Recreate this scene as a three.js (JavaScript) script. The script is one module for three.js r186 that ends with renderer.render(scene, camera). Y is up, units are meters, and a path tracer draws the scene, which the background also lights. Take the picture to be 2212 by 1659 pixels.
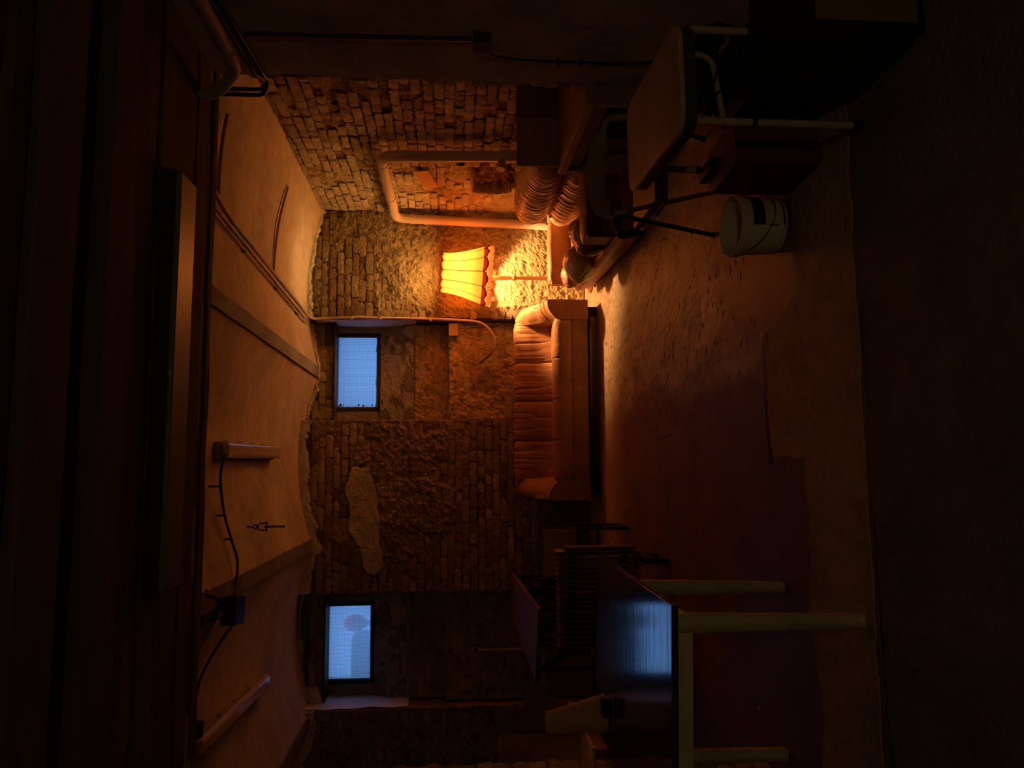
import * as THREE from 'three';
import { RoundedBoxGeometry } from 'three/addons/geometries/RoundedBoxGeometry.js';
import { mergeGeometries, mergeVertices, toCreasedNormals } from 'three/addons/utils/BufferGeometryUtils.js';

// ---------- camera, sky, lamp, exposure ----------
const scene = new THREE.Scene();
const V = (x, y, z) => new THREE.Vector3(x, y, z);
const FOCAL = 1600, PITCH = 0.08169, YAW = 0.11443;            // lens in pixels of the 2212 x 1659 frame; looking a little down and to the right
const camera = new THREE.PerspectiveCamera(2 * Math.atan(1659 / 2 / FOCAL) * 180 / Math.PI, 2212 / 1659, 0.05, 60);
camera.position.set(0, 1.52, 0);
camera.up.set(Math.cos(YAW), 0, Math.sin(YAW));                 // the photograph was taken with the camera turned on its side
camera.lookAt(camera.position.clone().add(V(Math.sin(YAW) * Math.cos(PITCH), -Math.sin(PITCH), -Math.cos(YAW) * Math.cos(PITCH))));
scene.add(camera);
const renderer = new THREE.WebGLRenderer({ antialias: true });
renderer.shadowMap.enabled = true;
renderer.toneMapping = THREE.LinearToneMapping;
renderer.toneMappingExposure = 1.0;
scene.background = new THREE.Color().setRGB(0.56, 1.3, 3.05);  // a blue dusk sky, seen only through the two windows
const LAMP = V(2.09, 1.39, -7.8), LAMP_COLOR = new THREE.Color().setRGB(1, 0.5, 0.165), LAMP_POWER = 22;

// ---------- helpers ----------
let seed = 7;
const rnd = () => { seed = (seed * 1664525 + 1013904223) >>> 0; return seed / 4294967296; };
const rr = (a, b) => a + (b - a) * rnd();
const clamp = (x, a = 0, b = 1) => Math.min(b, Math.max(a, x));
const sstep = (a, b, x) => { const t = clamp((x - a) / (b - a)); return t * t * (3 - 2 * t); };
const lerp = (a, b, t) => a + (b - a) * t;
const hash = (x, y, z) => { let h = (x * 374761393 + y * 668265263 + z * 2147483647 + 1013) | 0; h = Math.imul(h ^ (h >>> 13), 1274126177); h = Math.imul(h ^ (h >>> 16), 2246822519); return ((h ^ (h >>> 15)) >>> 0) / 4294967296; };
function noise(x, y, z = 0, px = 0, py = 0) {                    // value noise 0..1; px, py: period
  const xi = Math.floor(x), yi = Math.floor(y), zi = Math.floor(z);
  const s = (t) => t * t * t * (t * (t * 6 - 15) + 10), u = s(x - xi), v = s(y - yi), w = s(z - zi);
  const m = (a, p) => p ? ((a % p) + p) % p : a;
  const h = (i, j, k) => hash(m(xi + i, px), m(yi + j, py), zi + k);
  const pl = (k) => lerp(lerp(h(0, 0, k), h(1, 0, k), u), lerp(h(0, 1, k), h(1, 1, k), u), v);
  return w === 0 ? pl(0) : lerp(pl(0), pl(1), w);
}
function fbm(x, y, oct = 4, z = 0, px = 0, py = 0) { let a = 0, s = 0.5, t = 0; for (let i = 0; i < oct; i++) { a += s * noise(x, y, z + i * 17, px, py); t += s; s *= 0.5; x *= 2; y *= 2; px *= 2; py *= 2; } return a / t; }
const ridge = (n) => 1 - Math.abs(2 * n - 1);

const used = {};
function numbered(n) { const k = used[n] = (used[n] ?? -1) + 1; return k ? `${n}_${String(k).padStart(3, '0')}` : n; }
function tag(o, label, category, group, kind) {
  if (label) o.userData.label = label; if (category) o.userData.category = category;
  if (group) o.userData.group = group; if (kind) o.userData.kind = kind; return o;
}
function thing(name, label, category, [x, y, z] = [0, 0, 0], turn = 0, group) {
  const o = new THREE.Group(); o.name = numbered(name); o.position.set(x, y, z); o.rotation.y = turn; scene.add(o);
  return tag(o, label, category, group);
}
function struct(name, label) { const o = new THREE.Group(); o.name = numbered(name); scene.add(o); return tag(o, label, null, null, 'structure'); }
function plain(g) {                                             // non-indexed, position + normal + uv only
  let q = g.index ? g.toNonIndexed() : g;
  for (const k of Object.keys(q.attributes)) if (!['position', 'normal', 'uv'].includes(k)) q.deleteAttribute(k);
  if (!q.attributes.normal) q.computeVertexNormals();
  if (!q.attributes.uv) q.setAttribute('uv', new THREE.BufferAttribute(new Float32Array(q.attributes.position.count * 2), 2));
  q.morphAttributes = {}; q.groups = []; return q;
}
function metres(g, s = 1, ou = 0, ov = 0) {                       // uv in metres from the dominant axis of each triangle
  g = plain(g); const p = g.attributes.position, uv = g.attributes.uv, a = V(), b = V(), c = V();
  for (let i = 0; i < p.count; i += 3) {
    a.fromBufferAttribute(p, i); b.fromBufferAttribute(p, i + 1); c.fromBufferAttribute(p, i + 2);
    const n = b.clone().sub(a).cross(c.clone().sub(a)), X = Math.abs(n.x), Y = Math.abs(n.y), Z = Math.abs(n.z);
    for (const [k, q] of [[i, a], [i + 1, b], [i + 2, c]]) {
      if (X >= Y && X >= Z) uv.setXY(k, q.z * s + ou, q.y * s + ov); else if (Y >= Z) uv.setXY(k, q.x * s + ou, q.z * s + ov); else uv.setXY(k, q.x * s + ou, q.y * s + ov);
    }
  }
  return g;
}
function obj(name, geos, mat, parent = scene, uvscale = 1) {
  geos = Array.isArray(geos) ? geos : [geos];
  let g = geos.length > 1 ? mergeGeometries(geos.map(plain)) : geos[0];
  if (uvscale) g = metres(g, uvscale);
  return add(name, g, mat, parent);
}
function add(name, g, mat, parent) {
  const m = new THREE.Mesh(g, mat); m.name = parent === scene ? numbered(name) : name; m.castShadow = m.receiveShadow = true; parent.add(m); return m;
}
const box = (w, h, d, x = 0, y = 0, z = 0) => new THREE.BoxGeometry(w, h, d).translate(x, y, z);
const rbox = (w, h, d, x = 0, y = 0, z = 0, r = 0.006, s = 2) => new RoundedBoxGeometry(w, h, d, s, Math.min(r, w / 2.1, h / 2.1, d / 2.1)).translate(x, y, z);
const span = (x0, x1, y0, y1, z0, z1) => box(x1 - x0, y1 - y0, z1 - z0, (x0 + x1) / 2, (y0 + y1) / 2, (z0 + z1) / 2);
const rspan = (x0, x1, y0, y1, z0, z1, r) => rbox(x1 - x0, y1 - y0, z1 - z0, (x0 + x1) / 2, (y0 + y1) / 2, (z0 + z1) / 2, r);
function rod(a, b, r, r2 = r, seg = 12) {
  a = V(...a); b = V(...b); const l = a.distanceTo(b), g = new THREE.CylinderGeometry(r2, r, l, seg);
  g.applyQuaternion(new THREE.Quaternion().setFromUnitVectors(V(0, 1, 0), b.clone().sub(a).normalize())); return g.translate(...a.add(b).multiplyScalar(0.5).toArray());
}
function bar(a, b, w, d) {                                       // square bar
  a = V(...a); b = V(...b); const g = new THREE.BoxGeometry(w, a.distanceTo(b), d);
  g.applyQuaternion(new THREE.Quaternion().setFromUnitVectors(V(0, 1, 0), b.clone().sub(a).normalize())); return g.translate(...a.add(b).multiplyScalar(0.5).toArray());
}
function tube(pts, r, n = 0, seg = 10, tension = 0.5) { const c = new THREE.CatmullRomCurve3(pts.map((p) => V(...p)), false, 'catmullrom', tension); return new THREE.TubeGeometry(c, n || pts.length * 10, r, seg); }
function bent(pts, r, fillet = 0.05, seg = 12) {                  // pipe of straight runs with round bends
  const P = pts.map((p) => V(...p)), path = new THREE.CurvePath(); let at = P[0];
  for (let i = 1; i < P.length - 1; i++) {
    const a = P[i].clone().add(P[i - 1].clone().sub(P[i]).setLength(fillet)), b = P[i].clone().add(P[i + 1].clone().sub(P[i]).setLength(fillet));
    path.add(new THREE.LineCurve3(at, a)); path.add(new THREE.QuadraticBezierCurve3(a, P[i], b)); at = b;
  }
  path.add(new THREE.LineCurve3(at, P[P.length - 1]));
  return new THREE.TubeGeometry(path, Math.max(60, P.length * 30), r, seg);
}
const lathe = (pts, n = 40) => new THREE.LatheGeometry(pts.map((p) => new THREE.Vector2(...p)), n);
function surf(nu, nv, fn, closeU = false) {                        // parametric sheet, smooth normals, uv from fn's 4th and 5th values or 0..1
  const pos = [], uv = [], idx = [];
  for (let j = 0; j <= nv; j++) for (let i = 0; i <= nu; i++) { const q = fn(i / nu, j / nv); pos.push(q[0], q[1], q[2]); uv.push(q[3] ?? i / nu, q[4] ?? j / nv); }
  for (let j = 0; j < nv; j++) for (let i = 0; i < nu; i++) { const a = j * (nu + 1) + i, b = a + 1, c = a + nu + 1, d = c + 1; idx.push(a, b, d, a, d, c); }
  const g = new THREE.BufferGeometry(); g.setAttribute('position', new THREE.Float32BufferAttribute(pos, 3)); g.setAttribute('uv', new THREE.Float32BufferAttribute(uv, 2)); g.setIndex(idx); g.computeVertexNormals();
  if (closeU) { const n = g.attributes.normal; for (let j = 0; j <= nv; j++) { const a = j * (nu + 1), b = a + nu, s = V(n.getX(a) + n.getX(b), n.getY(a) + n.getY(b), n.getZ(a) + n.getZ(b)).normalize(); n.setXYZ(a, s.x, s.y, s.z); n.setXYZ(b, s.x, s.y, s.z); } }
  return g;
}
function profile(pts, n) { return new THREE.CatmullRomCurve3(pts.map(([a, b]) => V(a, b, 0)), false, 'catmullrom', 0.5).getSpacedPoints(n).map((p) => [p.x, p.y]); }
function extr(pts, depth, bevel = 0) { const s = new THREE.Shape(pts.map((p) => new THREE.Vector2(...p))); return new THREE.ExtrudeGeometry(s, { depth, bevelEnabled: bevel > 0, bevelSize: bevel, bevelThickness: bevel, bevelSegments: 2, curveSegments: 12 }); }

// ---------- textures ----------
function tex(w, h, fn, srgb = false) {
  const d = new Uint8Array(w * h * 4);
  for (let y = 0; y < h; y++) for (let x = 0; x < w; x++) { const c = fn(x / w, y / h), o = (y * w + x) * 4; const [r, g, b] = Array.isArray(c) ? c : [c, c, c]; d[o] = clamp(r) * 255; d[o + 1] = clamp(g) * 255; d[o + 2] = clamp(b) * 255; d[o + 3] = 255; }
  const t = new THREE.DataTexture(d, w, h); t.wrapS = t.wrapT = THREE.RepeatWrapping; t.magFilter = THREE.LinearFilter; t.minFilter = THREE.LinearMipmapLinearFilter; t.generateMipmaps = true; t.needsUpdate = true;
  if (srgb) t.colorSpace = THREE.SRGBColorSpace; return t;
}
const tRough = tex(1024, 1024, (u, v) => { const n = fbm(u * 24, v * 24, 5, 3, 24, 24), p = noise(u * 90, v * 90, 5, 90, 90); return 0.15 + 0.8 * n - (p > 0.82 ? (p - 0.82) * 2.2 : 0); });
const tMottle = tex(512, 512, (u, v) => { const n = fbm(u * 6, v * 6, 6, 9, 6, 6), s = fbm(u * 40, v * 40, 3, 2, 40, 40); const k = 0.52 + 0.62 * n + 0.3 * (s - 0.5); return [k, k * 0.985, k * 0.96]; });
const tSoft = tex(256, 256, (u, v) => fbm(u * 5, v * 5, 4, 12, 5, 5));
const tGrain = tex(512, 512, (u, v) => { const a = noise(u * 64, v * 64, 1, 64, 64), b = noise(u * 140, v * 140, 4, 140, 140), c = fbm(u * 7, v * 7, 3, 8, 7, 7); return 0.3 * ridge(a) + 0.3 * b + 0.4 * c; });
const tWood = tex(512, 512, (u, v) => { const w = fbm(u * 3, v * 40, 4, 6, 3, 40), l = noise(u * 2, v * 150 + 3 * noise(u * 4, v * 4, 0, 4, 4), 2, 2, 0); const k = 0.62 + 0.3 * w + 0.18 * (l - 0.5); return [k, k * 0.97, k * 0.93]; });
// ---------- materials ----------
const rgb = (r, g, b) => new THREE.Color().setRGB(r, g, b);
function mat(c, roughness = 0.8, o = {}) { return new THREE.MeshPhysicalMaterial({ color: rgb(...c), roughness, specularIntensity: o.spec ?? 0.5, side: THREE.DoubleSide, ...Object.fromEntries(Object.entries(o).filter(([k]) => k !== 'spec')) }); }
const rep = (t, s) => { const c = t.clone(); c.repeat.set(s, s); c.needsUpdate = true; return c; };
const tRough2 = rep(tRough, 2), tMottle1 = rep(tMottle, 0.7), tGrain4 = rep(tGrain, 4), tSoft1 = rep(tSoft, 0.8);
const M = {
  plaster: mat([0.7, 0.62, 0.5], 0.9, { map: rep(tMottle, 0.35), bumpMap: tSoft1, bumpScale: 0.012, spec: 0.2 }),
  wall: mat([1, 1, 1], 0.95, { vertexColors: true, map: tMottle1, bumpMap: tRough2, bumpScale: 0.014, spec: 0.2 }),
  jamb: mat([0.5, 0.45, 0.38], 0.9, { map: tMottle1, bumpMap: tRough, bumpScale: 0.004, spec: 0.2 }),
  core: mat([0.3, 0.24, 0.17], 0.95, { map: tMottle1, bumpMap: tRough2, bumpScale: 0.01, spec: 0.2 }),
  sillplaster: mat([0.62, 0.6, 0.56], 0.9, { map: tMottle1, bumpMap: tRough2, bumpScale: 0.005, spec: 0.2 }),
  concrete: mat([0.26, 0.22, 0.17], 0.9, { map: tMottle1, bumpMap: tRough2, bumpScale: 0.006, spec: 0.3 }),
  leather: mat([0.5, 0.245, 0.13], 0.4, { bumpMap: tGrain4, bumpScale: 0.0012, spec: 0.55, map: rep(tMottle, 0.8) }),
  leatherDark: mat([0.13, 0.05, 0.026], 0.42, { bumpMap: tGrain4, bumpScale: 0.0012, spec: 0.5 }),
  leatherShine: mat([0.7, 0.43, 0.25], 0.25, { bumpMap: tGrain4, bumpScale: 0.0006, spec: 1, ior: 1.7 }),
  satin: mat([0.5, 0.4, 0.2], 0.27, { bumpMap: tGrain4, bumpScale: 0.0005, spec: 0.8 }),
  satinDark: mat([0.2, 0.13, 0.065], 0.33, { spec: 0.7 }),
  black: mat([0.012, 0.011, 0.01], 0.5), blackMetal: mat([0.02, 0.018, 0.016], 0.4),
  steel: mat([0.5, 0.48, 0.45], 0.3, { metalness: 1 }), darkSteel: mat([0.05, 0.052, 0.055], 0.5),
  pipe: mat([0.6, 0.52, 0.42], 0.45), conduit: mat([0.45, 0.37, 0.28], 0.55),
  wood: mat([0.3, 0.16, 0.07], 0.45, { map: tWood }), darkWood: mat([0.07, 0.035, 0.018], 0.5, { map: tWood }), paleWood: mat([0.45, 0.33, 0.19], 0.45, { map: rep(tWood, 1.5) }),
  deskWood: mat([0.45, 0.29, 0.16], 0.5, { map: tWood }),
  boards: mat([0.15, 0.115, 0.075], 0.85, { map: rep(tWood, 0.8), bumpMap: rep(tWood, 0.8), bumpScale: 0.004, spec: 0.2 }),
  beam: mat([0.27, 0.25, 0.23], 0.8, { map: tMottle1, bumpMap: tRough2, bumpScale: 0.003 }),
  cream: mat([0.56, 0.47, 0.31], 0.5), laminate: mat([0.56, 0.42, 0.26], 0.4, { map: rep(tMottle, 0.9) }),
  white: mat([0.75, 0.72, 0.65], 0.5), pail: mat([0.7, 0.66, 0.52], 0.45),
  card: mat([0.42, 0.27, 0.14], 0.9, { map: tMottle1 }),
  diffuser: mat([0.75, 0.7, 0.62], 0.18, { spec: 0.9, clearcoat: 0.6, clearcoatRoughness: 0.1 }), housing: mat([0.4, 0.36, 0.3], 0.5),
};
const brickTones = (list, o = {}) => list.map((c, i) => mat(c, 0.95, { map: tMottle1, bumpMap: tRough2, bumpScale: 0.012, spec: 0.2, ...o }));
const LIME = brickTones([[0.508, 0.468, 0.345], [0.454, 0.403, 0.285], [0.54, 0.52, 0.405], [0.464, 0.403, 0.285], [0.486, 0.429, 0.3], [0.432, 0.351, 0.24]]);
const PIER = brickTones([[0.414, 0.364, 0.228], [0.345, 0.28, 0.175], [0.448, 0.378, 0.228], [0.31, 0.224, 0.14], [0.391, 0.322, 0.193]]);
const BROWN = brickTones([[0.25, 0.21, 0.13], [0.21, 0.16, 0.1], [0.27, 0.22, 0.13], [0.19, 0.13, 0.08]]);
// ---------- the room's planes ----------
const ZB = -8.2, ZW = -8.74, XR = 2.9, XL = -4.3, ZA = -4.05;      // back piers, window plane, right wall, left wall, arch of the passage
const JR = 2.2, JL = -1.41, ZJ = -4.0, ZJL = -3.8;
const BEAMS = [-2.61, -0.79, 1.093, 2.95];
function vaultY(x) {                                              // height of the vault over x
  if (x > 1.093) { const t = clamp((x - 1.155) / (XR - 1.155)); return lerp(3.02, 2.965, t) + 0.46 * t * (1 - t); }
  const [a, b] = x > -0.79 ? [-0.73, 1.033] : x > -2.61 ? [-2.55, -0.85] : [-4.35, -2.67], t = clamp((x - a) / (b - a));
  return 3.02 + 0.6 * t * (1 - t);
}
// ---------- bricks ----------
function brickGeometry(w, h, d, k) {
  let g = new THREE.BoxGeometry(w, h, d, w > 0.16 ? 5 : 3, 2, 1); const p = g.attributes.position;
  for (let i = 0; i < p.count; i++) {
    let x = p.getX(i), y = p.getY(i), z = p.getZ(i);
    const ex = Math.abs(Math.abs(x) - w / 2) < 1e-5, ey = Math.abs(Math.abs(y) - h / 2) < 1e-5, n = (q) => noise(x * 43 + k * 7.3, y * 61 + k * 3.1, q + k) - 0.5;
    if (z > 0) { z += n(1) * 0.018 - (ex && ey ? 0.009 : ex || ey ? 0.004 : 0); }
    if (ex) x += n(2) * 0.016; if (ey) y += n(3) * 0.013; if (ex && ey) { x *= 0.955; y *= 0.93; }
    p.setXYZ(i, x, y, z);
  }
  g.computeVertexNormals(); return metres(g, 1, k * 0.37, k * 0.61);
}
const SHAPES = [], BW = [0.118, 0.245, 0.175];
for (const w of BW) SHAPES.push(Array.from({ length: 7 }, (_, k) => brickGeometry(w, 0.073, 0.07, k + w * 50)));
const BALL = (n, f) => Array.from({ length: n }, (_, i) => f(i));
// bricks laid over a field (u across, v up); skip(u, v, w): where none shows; at(u, v): front in metres out of the plane; place puts it in the world
function layBricks(parent, { u0, u1, v0, v1, skip, at, place, turn, tones, headers = 0.5, near, most = 300, course = 0.082 }) {
  const list = [];
  for (let r = 0, v = v0; v < v1; r++, v += course) {
    let u = u0 - (r % 2 ? 0.06 : 0) - rr(0, 0.02);
    while (u < u1 - 0.03) {
      const kind = rnd() < headers ? 0 : rnd() < 0.85 ? 1 : 2; let w = BW[kind], a = u, b = u + w; u = b + rr(0.006, 0.013);
      if (a < u0) a = u0; if (b > u1) b = u1; if (b - a < 0.035) continue;
      const cu = (a + b) / 2, cv = v + rr(-0.004, 0.004) + 0.006 * Math.sin(cu * 2.1 + r);
      if (skip && skip(cu, cv, b - a)) continue;
      const k = Math.floor(rnd() * 7), tone = tones[Math.floor(rnd() * tones.length)], front = (at ? at(cu, cv) : 0) + rr(-0.007, 0.007), tilt = rr(-0.025, 0.025);
      const pos = place(cu, cv, front - 0.035); list.push({ g: SHAPES[kind][k], s: (b - a) / w, sy: rr(0.9, 1.05), pos, tone, tilt, d: near ? pos.distanceTo(camera.position) : list.length });
    }
  }
  list.sort((a, b) => a.d - b.d);
  const rest = [];
  list.forEach((q, i) => {
    const e = new THREE.Object3D(); e.position.copy(q.pos); e.rotation.set(0, turn, 0); e.rotateZ(q.tilt); e.scale.set(q.s, q.sy, 1);
    if (i < most) { const m = add('brick', q.g, q.tone, parent); m.position.copy(e.position); m.rotation.copy(e.rotation); m.scale.copy(e.scale); }
    else { e.updateMatrix(); rest.push(q.g.clone().applyMatrix4(e.matrix)); }
  });
  if (rest.length) tag(add('brickwork', mergeGeometries(rest), tones[0], parent), null, null, null, 'stuff');
}
// mortar, render and plaster: a relief over the field
function relief(name, parent, { u0, u1, v0, v1, step, place, flip, H }) {
  const nu = Math.ceil((u1 - u0) / step), nv = Math.ceil((v1 - v0) / step), col = [];
  let g = surf(nu, nv, (s, t) => {
    const u = lerp(u0, u1, s), v = lerp(v0, v1, t), q = H(u, v); col.push(...q.c);
    const edge = s === 0 || s === 1 || t === 0 || t === 1, P = place(u, v, edge ? -0.06 : q.h); return [P.x, P.y, P.z, flip ? -u : u, v];
  });
  g.setAttribute('color', new THREE.Float32BufferAttribute(col, 3));
  if (flip) { const a = g.index.array; for (let i = 0; i < a.length; i += 3) { const t = a[i + 1]; a[i + 1] = a[i + 2]; a[i + 2] = t; } g.computeVertexNormals(); }
  return add(name, g, M.wall, parent);
}
const mixc = (a, b, t) => [lerp(a[0], b[0], t), lerp(a[1], b[1], t), lerp(a[2], b[2], t)];
const C_MORTAR = [0.23, 0.186, 0.112], C_RENDER = [0.425, 0.359, 0.2], C_PLASTER = [0.644, 0.649, 0.544], C_PALE = [0.713, 0.759, 0.72];
function blob(pts) {                                              // signed distance-like test to a polygon (positive inside), metres
  return (u, v) => {
    let inside = false, d = 9;
    for (let i = 0, j = pts.length - 1; i < pts.length; j = i++) {
      const [xi, yi] = pts[i], [xj, yj] = pts[j];
      if ((yi > v) !== (yj > v) && u < ((xj - xi) * (v - yi)) / (yj - yi) + xi) inside = !inside;
      const ex = xj - xi, ey = yj - yi, t = clamp(((u - xi) * ex + (v - yi) * ey) / (ex * ex + ey * ey)); d = Math.min(d, Math.hypot(u - xi - ex * t, v - yi - ey * t));
    }
    return inside ? d : -d;
  };
}
// ---------- back wall: three piers ----------
const front = (u, v, h) => V(u, v, ZB + h);
function pier(name, label, x0, x1, y0, q) {
  const { render, patches = [], band = 0.06, tones = PIER, headers = 0.2 } = q;
  const o = struct(name, label);
  obj('wall_core', [span(x0 + 0.004, x1 - 0.004, 0, 3.4, ZW - 0.25, ZB - 0.05)], M.core, o);
  const lime = (u, v) => vaultY(u) - v - band * (0.6 + 0.9 * noise(u * 7, v * 7, 4)) - 0.03 * noise(u * 25, v * 25, 2);       // under 0: ceiling plaster that comes down the wall
  const cover = (u, v) => render(u, v);                           // 0 bare bricks .. 1 rough render over them
  const pd = (u, v) => { let d = -9; for (const p of patches) d = Math.max(d, p(u, v)); return d + 0.05 * (fbm(u * 9, v * 9, 4, 21) - 0.5) + 0.016 * (noise(u * 45, v * 45) - 0.5); };
  const H = (u, v) => {
    const c = cover(u, v), n = fbm(u * 17 + 0.6 * noise(u * 5, v * 5), v * 21, 5, 5), f = fbm(u * 55, v * 70, 3, 11), d = pd(u, v), l = lime(u, v);
    let h = -0.012 + 0.026 * c + (n - 0.5) * (0.02 + (q.rough ?? 0.03) * c) + (f - 0.5) * (0.009 + 0.5 * (q.rough ?? 0.03) * c), col = mixc(C_MORTAR, C_RENDER, clamp(c * 1.2));
    col = mixc(col, [0.12, 0.075, 0.035], sstep(0.62, 0.75, n) * 0.55);
    if (q.darkTop) { const t = lerp(0.56, 1.1, sstep(1.42, 1.1, v + 0.5 * (fbm(u * 3.5, v * 3.5, 4, 50) - 0.5))); col = col.map((a) => a * t); }  // upper part darker, lower part slightly paler, ragged border between
    if (d > 0) { const t = sstep(0, 0.014, d); h = lerp(h, 0.026 + 0.006 * (n - 0.5), t); col = mixc(col, C_PLASTER, t); }
    if (l < 0) { const t = sstep(0, 0.02, -l); h = lerp(h, 0.02, t); col = mixc(col, C_PALE, t); }
    return { h, c: col };
  };
  relief('rough_plaster', o, { u0: x0, u1: x1, v0: y0, v1: 3.2, step: 0.0085, place: front, H });
  layBricks(o, { u0: x0, u1: x1, v0: y0 + 0.62, v1: 3.14, place: front, turn: 0, tones, headers, at: () => 0, skip: (u, v) => pd(u, v) > 0.02 || lime(u, v) < 0.01 || cover(u, v) > 0.78 });
  return o;
}
const patchMid = blob([[-0.19, 2.67], [0.03, 2.6], [0.03, 2.42], [-0.12, 2.36], [-0.32, 2.31], [-0.66, 2.29], [-0.9, 2.25], [-1.06, 2.25], [-1.15, 2.33], [-1.1, 2.44], [-0.81, 2.51], [-0.62, 2.63], [-0.46, 2.62]]);
const patchThin = blob([[0.3, 2.62], [0.32, 2.42], [0.1, 2.4], [0.02, 2.6]]);
pier('wall_back_middle', 'middle brick pier between the two windows with a pale plaster patch', -1.31, 0.55, 0, {
  band: 0.085, patches: [patchMid], tones: PIER, headers: 0.35,
  render: (u, v) => { const n = fbm(u * 2.2, v * 2.2, 4, 3); return clamp(sstep(0.2, 0.6, 0.45 + (n - 0.5) * 1.5 - 1.1 * Math.max(0, Math.abs(v - 1.98) - 0.32) + 0.35 * (patchThin(u, v) > 0 ? 1 : 0)) * sstep(-1.3, -0.75, u)); },
});
const patchR = blob([[2.95, 3.1], [2.95, 2.72], [2.86, 2.78], [2.62, 2.9], [2.4, 2.86], [2.36, 2.75], [2.47, 2.68], [2.64, 2.72], [2.7, 2.62], [2.58, 2.48], [2.5, 2.2], [2.55, 1.95], [2.72, 1.7], [2.95, 1.5]]);
pier('wall_back_right', 'right brick pier behind the lamp with crumbling render by the corner', 1.68, 2.93, 0, { rough: 0.013, darkTop: true,
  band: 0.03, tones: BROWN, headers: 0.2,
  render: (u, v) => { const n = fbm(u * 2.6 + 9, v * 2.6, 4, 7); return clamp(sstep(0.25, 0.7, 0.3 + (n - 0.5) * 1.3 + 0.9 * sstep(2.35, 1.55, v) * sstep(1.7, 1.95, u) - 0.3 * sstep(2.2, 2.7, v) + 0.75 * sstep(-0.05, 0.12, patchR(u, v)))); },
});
pier('wall_back_left', 'left brick pier in the dark beside the second window', XL, -2.49, 0, { band: 0.07, render: (u, v) => 0.25 + 0.4 * fbm(u * 3, v * 3, 3, 1), headers: 0.2 });

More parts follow.
